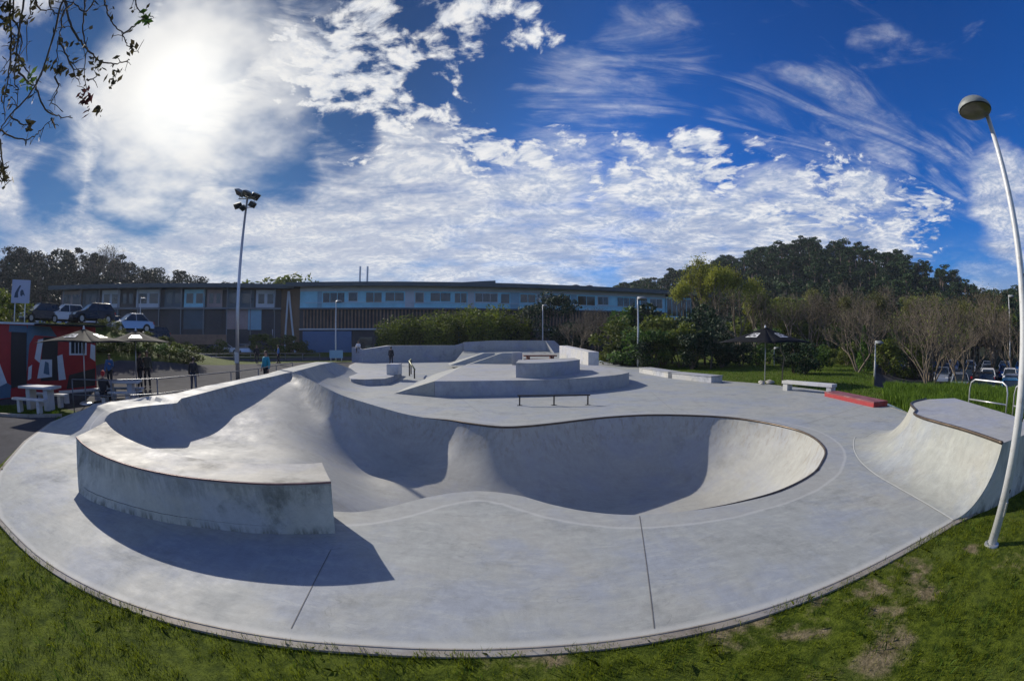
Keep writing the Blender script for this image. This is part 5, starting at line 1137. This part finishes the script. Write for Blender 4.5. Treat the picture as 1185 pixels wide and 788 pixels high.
# ------------------------------------------------------------------ overhanging branches at the top left
def overhang():
    base = Vector((-4.6, -1.6, -.05)); r = empty('overhanging_tree', tuple(base), 0, 'tree at the left whose hanging budding twigs reach into the top left corner', 'tree')
    hub = far(20, -90, 2.2); hub = Vector((0, 0, CAMH))+ray(18, -75)*3.6
    tk = MB(); tk.tube([Vector(), Vector((.1, .1, 2.2)), Vector((.3, .4, 4.2)), Vector((.5, .9, 5.6))], [.22, .18, .14, .10], 10); tk.build('trunk', M['bark'], r, smooth=True)
    Z = 3.583
    def D(zx, zy, d): return Vector((0, 0, CAMH))+ray(zx/Z, zy/Z)*d-base
    top = Vector((.5, .9, 5.6))
    L = [[(265,-30),(262,0),(215,170),(150,350),(60,460),(0,540),(-40,600)], [(262,-30),(270,0),(290,100),(330,165),(360,200),(400,245),(450,265),(500,262),(540,250)], [(352,-20),(350,50),(345,150),(360,210),(350,300),(355,380)],
         [(150,350),(165,410),(210,470),(250,487),(300,488)], [(-30,525),(0,540),(50,570),(110,580),(150,560),(180,530),(220,490)], [(435,-20),(438,20),(450,60),(470,105),(510,140),(530,190),(575,215)], [(510,140),(570,100),(600,75),(622,70)],
         [(130,-20),(125,50),(110,120),(115,260)], [(40,-20),(45,150),(40,270),(20,400),(20,500)], [(105,-20),(75,150),(65,260),(20,340)], [(390,-20),(380,20),(350,50),(300,15),(230,10)], [(0,590),(10,690),(5,740),(40,750)],
         [(-10,560),(2,600),(14,700),(20,770)], [(60,-20),(55,60),(90,180),(60,300),(75,420),(30,520)], [(0,70),(40,120),(60,200),(30,260),(0,300)], [(250,180),(285,250),(310,300),(322,330)], [(300,20),(260,60),(250,130),(235,200),(240,280)],
         [(565,-20),(560,10),(580,40),(600,75)], [(150,0),(170,45),(220,40)], [(80,300),(130,350),(150,350)], [(205,-20),(210,30),(240,60)], [(75,230),(110,290),(130,330)], [(40,480),(80,510),(120,515)], [(225,320),(240,370),(205,440)], [(360,335),(400,320)], [(215,490),(230,535)]]
    tw = MB(); ends = []
    for i, l in enumerate(L):
        d = 2.9+.5*((i*37) % 10)/10; P = catmull([D(a, b, d+.15*math.sin(j*1.3+i)) for j, (a, b) in enumerate(l)], 5, False)
        P = [p+Vector((rnd.gauss(0, .004), rnd.gauss(0, .004), rnd.gauss(0, .004))) for p in P]; n = len(P); r0 = .010 if i in (0, 1, 8, 9) else .007
        tw.tube(P, [max(.0028, r0*(1-.68*k/n)) for k in range(n)], 6)
        for k in range(3, n, 2 if i != 3 else 3):      # small side buds and spurs
            if rnd.random() < .75:
                e = P[k]+Vector((rnd.gauss(0, 1), rnd.gauss(0, 1), rnd.gauss(-.3, 1))).normalized()*rnd.uniform(.02, .11); tw.tube([P[k], P[k].lerp(e, .5)+Vector((0, 0, .008)), e], [.0030, .0025, .0018], 4); ends.append(e)
        if P and i in (0, 1, 2, 5, 7, 8, 9, 10, 13, 17, 20):
            br = MB(); br.tube([top, top.lerp(P[0], .5)+Vector((0, 0, .5+.05*i)), P[0]], [.05, .03, r0], 7); br.build('branch', M['twig'], r, smooth=True)
    tw.build('twigs', M['twig'], r, smooth=True)
    cl = [(40,30,26,'o'),(60,60,22,'o'),(80,255,16,'o'),(70,285,12,'o'),(125,330,14,'g'),(130,345,8,'g'),(240,285,16,'d'),(260,290,10,'d'),(305,255,10,'d'),(322,305,10,'d'),(415,278,14,'d'),(390,262,8,'d'),(478,300,9,'d'),(475,335,12,'d'),(352,410,22,'r'),(362,440,10,'r'),(402,455,12,'d'),(122,515,14,'d'),(6,700,16,'d'),(14,740,12,'d'),(598,78,16,'g'),(555,205,10,'d'),(20,100,22,'o'),(100,90,12,'d'),(200,270,8,'o'),(10,20,26,'o'),(270,180,10,'d'),(20,400,14,'d'),(55,200,14,'d'),(150,20,10,'d')]
    for key, mt in (('o', 'l_spring'), ('g', 'l_mid'), ('d', 'l_bud'), ('r', 'l_red')):
        P = []
        for a, b, n, k in cl:
            if k == key:
                for _ in range(n): P.append(tuple(D(a+rnd.gauss(0, 12), b+rnd.gauss(0, 15), 3.1+rnd.gauss(0, .08))))
        if key == 'd': P += [tuple(e) for e in ends[::2]]
        link('leaves', leaves_mesh(P, .026, 'leaves'), M[mt], r)
M['l_bud'] = leaf('leaf_bud', (.03, .028, .015), (.09, .075, .035), .3); M['l_red'] = leaf('leaf_red', (.04, .012, .015), (.10, .03, .03), .3)
overhang()
# ------------------------------------------------------------------ cars
def make_car(paint, hatch):
    r = empty('parked_car'); W_ = .86
    prof = [(-2.1,.32),(-2.12,.62),(-2.0,.84),(-1.25 if not hatch else -1.7,.93),(1.0,.90),(1.75,.76),(2.08,.60),(2.1,.32)] if not hatch else [(-2.0,.32),(-2.05,.65),(-1.98,.92),(1.0,.92),(1.7,.78),(1.98,.62),(2.0,.32)]
    # wheel arches cut into the sill line
    arch = []
    for cx in (1.3, -1.3):
        arch += [(cx+.36*math.cos(a), .30+.36*math.sin(a)) for a in [math.pi*k/8 for k in range(9)]]
    poly = prof+arch; n = len(poly); b = MB()
    vs = []
    for s in (-1, 1):
        for x, z in poly: w = W_*(1-.06*max(0, z-.5)/.4)*(1-.10*(abs(x)/2.1)**4); vs.append((x, s*w, z))
    b.add(vs, [tuple(range(n)), tuple(range(n, 2*n))[::-1]]+[(i, (i+1) % n, n+(i+1) % n, n+i) for i in range(n)]); body = b.build('body', M[paint], r, angle=35, bevel=.03)
    c = [(-1.95 if hatch else -1.55,.90),(-1.55 if hatch else -.95,1.40),(.15,1.44),(.95,.90)]; gl = MB(); vs = []
    for s in (-1, 1):
        for x, z in c: vs.append((x, s*(.80 if z < 1 else .62), z))
    gl.add(vs, [(0,1,2,3),(7,6,5,4),(0,4,5,1),(1,5,6,2),(2,6,7,3),(3,7,4,0)]); gl.build('windows', M['pane'], r)
    rf = MB(); x0, x1 = c[1][0]-.02, c[2][0]+.05; rf.box(x0, x1, -.64, .64, 1.405, 1.47)
    for s in (-1, 1):
        for (a, za), (e, ze) in (((c[0][0], .9), (c[1][0], 1.42)), ((c[3][0], .9), (c[2][0], 1.43)), ((-.3, .9), (-.3, 1.42))):
            rf.tube([(a, s*.81, za), (e, s*.635, ze)], .035, 5)
    rf.build('roof', M[paint], r, bevel=.02)
    for x in (1.3, -1.3):
        for s in (-1, 1):
            w = MB(); Mx = Matrix.Translation((x, s*.74, .31)) @ Matrix.Rotation(math.pi/2, 4, 'X'); w.lathe([(.001,-.1),(.27,-.1),(.31,-.07),(.31,.07),(.27,.1),(.001,.1)], (0,0,0), 18, 0, Mx); wh = w.build('wheel', M['rubber'], r, angle=40)
            k = MB(); Mx2 = Matrix.Translation((x, s*.85, .31)) @ Matrix.Rotation(math.pi/2, 4, 'X'); k.lathe([(.001,-.012),(.19,-.012),(.2,.012),(.001,.012)], (0,0,0), 14, 0, Mx2); k.build('rim', M['rim'], wh)
    for s in (-1, 1):
        MB().box(1.93, 2.06, s*.62-.16, s*.62+.16, .58, .72).build('headlight', M['lens'], r); MB().box(-2.09, -1.98, s*.66-.1, s*.66+.1, .64, .84).build('tail_light', M['tail'], r)
        MB().box(.72,.86,s*.88-.07,s*.88+.07,.92,1.04).build('mirror', M[paint], r, bevel=.02)
    MB().box(-2.1,2.1,-.6,.6,.2,.34).build('underbody', M['rubber'], r); return r
PA = dict(car_w='white', car_b='deep blue', car_k='black', car_s='silver grey', car_c='bright blue', car_r='dark red'); CP = {}
def park(x, y, rz, paint, hatch, label, group):
    k = (paint, hatch)
    if k not in CP: CP[k] = [make_car(paint, hatch), False]
    o = CP[k][0] if not CP[k][1] else copy_tree(CP[k][0], None, {q: list(q.children) for q in [CP[k][0], *CP[k][0].children]}); CP[k][1] = True
    o.location = (x, y, float(terrH(np.array([x]), np.array([y]))[0])); o.rotation_euler = (0, 0, rz); o.scale = (1,1,1); tag(o, label, 'car', group)
GL = 'cars parked on the bank above the cabin'
for px, d, pn, ht, rz, lab in ((46,39,'car_k',1,10,'dark car parked beside the blue sign, leftmost on the bank'),(74,40,'car_w',1,5,'white hatchback parked on the bank between two dark cars'),(99,46,'car_w',1,0,'white car half hidden behind the big dark car on the bank'),(106,37.5,'car_k',1,8,'large black car parked right behind the parasols'),
                               (128,52,'car_k',0,0,'dark saloon behind the two nearest cars on the bank'),(151,38.5,'car_s',0,6,'silver grey saloon at the right end of the cars on the bank'),(122,58,'car_s',0,0,'distant grey car deeper in the bank car park'),(60,52,'car_s',1,4,'silver car behind the dark car and the white hatchback on the bank'),(88,60,'car_w',0,2,'small distant white saloon above the white hatchback on the bank'),(176,50,'car_k',1,4,'black hatchback parked beside the bank street lamp')):
    p = far(px, 370, d); park(p.x, p.y, R(rz)-az(px)+R(195), pn, ht, lab, GL)
i = 0; GR = 'cars in the car park beyond the tall grass'
cc = {}
for d, a0, a1, st in ((33,62,76,4.6),(39,59,77,3.9),(46,56.5,78,3.3),(54,54.5,78,2.8),(62,53,78,2.5)):
    a = a0
    while a < a1:
        pn = rnd.choice(['car_b','car_b','car_s','car_c','car_k','car_w','car_b','car_s','car_s']); x, y = d*math.sin(R(a)), d*math.cos(R(a))
        park(x, y, R(-a+90+rnd.uniform(-4, 4))+(math.pi if rnd.random() < .5 else 0), pn, rnd.random() < .6, '%s car standing in the car park beyond the tall grass' % PA[pn], '%s cars in the right car park' % PA[pn]); a += st
for px, d, pn, lab in ((262,66,'car_w','white car on the road beyond the floodlight mast, left one'),(286,68,'car_s','grey car on the road beyond the floodlight mast, right one'),(1030,55,'car_b','blue car glimpsed between the short lamp and bare trunks'),(1045,58,'car_k','black car glimpsed beside the bare trunks')):
    p = far(px, 400, d); park(p.x, p.y, -az(px), pn, True, lab, None)
# service van / notice board by the path
p = far(389, 407, 50); r = empty('notice_board', (p.x, p.y, .1), -az(389), 'light blue notice board near the foot of the slim lamp', 'sign'); MB().box(-.75,.75,-.04,.04,.3,1.15).build('panel', M['bluelight'], r)
for x in (-.6,.6): MB().box(x-.04,x+.04,.04,.1,0,1.1).build('post', M['steel'], r)

# low wall and hedge line across the plaza
for px0, px1, d, h, mt, nm, lab in ((190,262,62,1.3,'slat','garden_wall','low brown wall on the grass left of the floodlight mast'),):
    a = far(px0, 400, d); b_ = far(px1, 400, d); z = float(terrH(np.array([a.x]), np.array([a.y]))[0]); c = (a+b_)/2; L = (b_-a).length
    o = MB().box(-L/2, L/2, -.15, .15, 0, h).build(nm, M[mt], bevel=.03); o.location = (c.x, c.y, z-.1); o.rotation_euler.z = math.atan2(b_.y-a.y, b_.x-a.x); tag(o, lab, 'wall')
g_ = [far(x, 400, 51.5) for x in (150,170,190,210,230,250,270,290,310,330,350,370)]
for p in g_: p.z = .12
railing([tuple(p) for p in g_], .75, [.4], 'low dark guard rail along the grass verge beyond the plaza', 'dsteel2', .035, 'guard_rail')

# ------------------------------------------------------------------ people
def skinmesh(name, verts, edges, rad, mat, parent, root=0, sub=1):
    me = bpy.data.meshes.new(name); me.from_pydata([tuple(v) for v in verts], edges, []); me.update(); o = link(name, me, None, parent)
    m = o.modifiers.new('skin', 'SKIN'); m.use_smooth_shade = True
    for i, sv in enumerate(me.skin_vertices[0].data): q = rad[i]; sv.radius = (q, q) if not hasattr(q, '__len__') else q; sv.use_root = (i == root)
    s = o.modifiers.new('subdivision', 'SUBSURF'); s.levels = sub; s.render_levels = sub; me.materials.append(M[mat]); return o
def person(loc, rz, H, label, topm='dark', legm='denim', pose='stand', cap=None, hair='hair', z0=0, arms=(.15, .15), group=None):
    r = empty('person', loc, rz, label, 'person', group); s = H/1.75
    J = dict(pel=(0,0,.95), waist=(0,0,1.08), chest=(0,.0,1.30), neck=(0,.0,1.46), nb=(0,.01,1.52), head=(0,-.02,1.63), crown=(0,.0,1.71), nose=(0,-.115,1.625))
    sit = pose == 'sit'; dz = -.50 if sit else 0
    for k in J: x, y, z = J[k]; J[k] = (x, y, z+dz)
    step = .16 if pose == 'walk' else .03
    for sd_, sg in (('L', -1), ('R', 1)):
        J['hip'+sd_] = (sg*.10,0,.90+dz)
        if sit: J['knee'+sd_] = (sg*.13,-.42,.50); J['ank'+sd_] = (sg*.13,-.40,.09); J['toe'+sd_] = (sg*.14,-.56,.04)
        else: J['knee'+sd_] = (sg*.12,-step*sg*.6-.02,.50); J['ank'+sd_] = (sg*.13,step*sg*.9+.02,.09); J['toe'+sd_] = (sg*.15,step*sg*.9-.15,.035)
        J['sh'+sd_] = (sg*.185,0,1.41+dz); a = arms[0 if sg < 0 else 1]
        if sit: J['elb'+sd_] = (sg*.24,-.12,1.15+dz); J['wr'+sd_] = (sg*.16,-.36,1.16+dz)
        elif a > .8: J['elb'+sd_] = (sg*.26,-.05,1.14); J['wr'+sd_] = (sg*.16,-.24,1.25)
        else: J['elb'+sd_] = (sg*(.20+a*.3),.02,1.13); J['wr'+sd_] = (sg*(.22+a*.4),-.06,.88)
        w = Vector(J['wr'+sd_]); e = Vector(J['elb'+sd_]); d = (w-e).normalized(); J['palm'+sd_] = tuple(w+d*.07)
        side = d.cross(Vector((sg, 0, 0))).normalized() if abs(d.x) < .9 else Vector((0, 1, 0)); inn = Vector((-sg, 0, 0))
        for q in range(4):
            b0 = w+d*.085+side*(.03-.02*q); L_ = (.07, .078, .072, .058)[q]; J['f%d%s0' % (q, sd_)] = tuple(b0); J['f%d%s1' % (q, sd_)] = tuple(b0+d*L_*.5+inn*.006); J['f%d%s2' % (q, sd_)] = tuple(b0+d*L_*.9+inn*.03)
        J['t%s0' % sd_] = tuple(w+d*.03+side*.04); J['t%s1' % sd_] = tuple(w+d*.075+side*.055+inn*.02)
    for k in J: J[k] = tuple(Vector(J[k])*s)
    E_ = [('pel','waist'),('waist','chest'),('chest','neck'),('neck','nb'),('nb','head'),('head','crown'),('head','nose')]
    for q in 'LR':
        E_ += [('pel','hip'+q),('hip'+q,'knee'+q),('knee'+q,'ank'+q),('ank'+q,'toe'+q),('chest','sh'+q),('sh'+q,'elb'+q),('elb'+q,'wr'+q),('wr'+q,'palm'+q),('wr'+q,'t%s0' % q),('t%s0' % q,'t%s1' % q)]
        for k in range(4): E_ += [('palm'+q,'f%d%s0' % (k, q)),('f%d%s0' % (k, q),'f%d%s1' % (k, q)),('f%d%s1' % (k, q),'f%d%s2' % (k, q))]
    RR = dict(pel=.13, waist=.115, chest=.13, neck=.055, nb=.055, head=.095, crown=.075, nose=.018, hip=.085, knee=.055, ank=.04, toe=.035, sh=.06, elb=.042, wr=.028, palm=.028)
    def rad(k, f=1., add=0.):
        b = k.rstrip('LR') if k not in RR else k
        v = RR.get(b, .0085 if k[0] == 'f' else .011); return (v*f+add)*s
    ks = list(J); ix = {k: i for i, k in enumerate(ks)}
    body = skinmesh('body', [J[k] for k in ks], [(ix[a], ix[b]) for a, b in E_], [rad(k) for k in ks], 'skin', r, ix['pel'])
    def cloth(name, names, edges, mat, add, ends={}):
        id_ = {k: i for i, k in enumerate(names)}; return skinmesh(name, [J[k] for k in names], [(id_[a], id_[b]) for a, b in edges], [rad(k, 1, ends.get(k, add)) for k in names], mat, r, 0)
    nm = ['waist','pel','chest','neck','shL','elbL','wrL','shR','elbR','wrR']; cloth('jacket', nm, [('waist','pel'),('waist','chest'),('chest','neck'),('chest','shL'),('shL','elbL'),('elbL','wrL'),('chest','shR'),('shR','elbR'),('elbR','wrR')], topm, .024)
    cloth('trousers', ['pel','hipL','kneeL','ankL','hipR','kneeR','ankR'], [('pel','hipL'),('hipL','kneeL'),('kneeL','ankL'),('pel','hipR'),('hipR','kneeR'),('kneeR','ankR')], legm, .022, {'pel': -.005})
    for q in 'LR':
        a = Vector(J['ank'+q]); t = Vector(J['toe'+q]); sh = MB(); d = (t-a); d.z = 0; d.normalize(); n = Vector((-d.y, d.x, 0)); b = a-d*.07*s; e = t+d*.05*s
        P = [b-n*.038*s, b+n*.038*s, t+n*.05*s, e+n*.025*s, e-n*.025*s, t-n*.05*s]; sh.add([(p.x, p.y, .004) for p in P]+[(p.x, p.y, (.10 if k < 2 else .065 if k in (2, 5) else .05)*s) for k, p in enumerate(P)], [tuple(range(6))[::-1], tuple(range(6, 12))]+[(k, (k+1) % 6, 6+(k+1) % 6, 6+k) for k in range(6)]); sh.build('shoe', M['rubber'], r, bevel=.012)
    h = Vector(J['head']); bm = bmesh.new(); bmesh.ops.create_icosphere(bm, subdivisions=2, radius=.112*s)
    for v in list(bm.verts):
        if v.co.z < -.01*s and v.co.y < .04*s or v.co.y < -.085*s and v.co.z < .05*s: bm.verts.remove(v)
    for v in bm.verts: v.co = Vector((v.co.x*.9, v.co.y*1.08+.008*s, v.co.z*1.12+.012*s))+h
    me = bpy.data.meshes.new('hair'); bm.to_mesh(me); bm.free(); link('cap' if cap else 'hair', me, M[cap or hair], r, smooth=True)
    for q in (-1, 1):
        ey = MB(); ey.lathe([(.001,-.012*s),(.010*s,-.006*s),(.012*s,0),(.010*s,.006*s),(.001,.012*s)], tuple(h+Vector((q*.035,-.090,.012))*s), 8); ey.build('eye', M['cabindark'], r)
        er = MB(); er.lathe([(.001,-.03*s),(.014*s,-.012*s),(.016*s,.006*s),(.001,.03*s)], tuple(h+Vector((q*.098,.012,-.005))*s), 8); er.build('ear', M['skin'], r)
    MB().box(h.x-.022*s, h.x+.022*s, h.y-.098*s, h.y-.088*s, h.z-.052*s, h.z-.042*s).build('mouth', M['redcl'], r)
    return r
def pfoot(px, d, z=0): p = far(px, 394, d); return (p.x, p.y, z)
person(pfoot(161, 23.3, .02), R(170), 1.76, 'person in dark jacket and dark trousers in the standing pair, left one', 'dark', 'dark', arms=(.2, 1))
person(pfoot(169.5, 23.6, .02), R(40), 1.80, 'person in olive jacket and dark trousers in the standing pair, right one', 'olive', 'dark')
person(pfoot(223, 21.5, .02), R(200), 1.55, 'person in dark hooded top standing alone behind the railing', 'dark', 'denim', arms=(.12, .16))
person(pfoot(307.5, 23.5, .0), R(-20), 1.78, 'person in teal top and dark trousers behind the lip of the bowl', 'teal', 'dark', arms=(.2, .2))
person(pfoot(297, 46, .1), R(60), 1.75, 'distant person in black clothes crossing the plaza', 'dark', 'dark', 'walk')
person(pfoot(322, 45, .1), R(-60), 1.75, 'distant person in blue top crossing the plaza', 'bluecl', 'dark', 'walk')
person(pfoot(452.5, 42.5, .0), R(170), 1.72, 'person in dark clothes standing before the long far wall', 'dark', 'dark', arms=(.1, .1))
person((-16.3, 46.2, 1.02), R(10), 1.7, 'person in white top seated on the end of the long far wall', 'whitecl', 'dark', 'sit')
person(pfoot(118, 18.1, .0), R(-150), 1.72, 'person with red and white cap seated at the picnic table', 'dark', 'dark', 'sit', cap='redcl')
person(pfoot(126, 23.5, .0), R(30), 1.68, 'person in blue top standing behind the picnic table', 'bluecl', 'dark', arms=(.2, .9))
person(pfoot(506, 62, .4), R(0), 1.8, 'distant person in grey walking in front of the bamboo hedge', 'grey', 'olive', 'walk')
for P in PROTO.values():          # prototypes that were never planted
    for p in P:
        if not p[0].get('label'):
            for c in list(p[0].children): bpy.data.objects.remove(c)
            bpy.data.objects.remove(p[0])
# ------------------------------------------------------------------ thin air haze
def haze():
    m = bpy.data.materials.new('haze_air'); m.use_nodes = True; t = m.node_tree; t.nodes.clear(); o = t.nodes.new('ShaderNodeOutputMaterial'); v = t.nodes.new('ShaderNodeVolumePrincipled')
    v.inputs['Color'].default_value = (.78, .86, 1, 1); v.inputs['Density'].default_value = .0003; v.inputs['Anisotropy'].default_value = .25; t.links.new(v.outputs[0], o.inputs['Volume'])
    o = MB().box(-640, 640, -640, 640, -6, 75).build('haze', m); tag(o, kind='stuff')
haze()
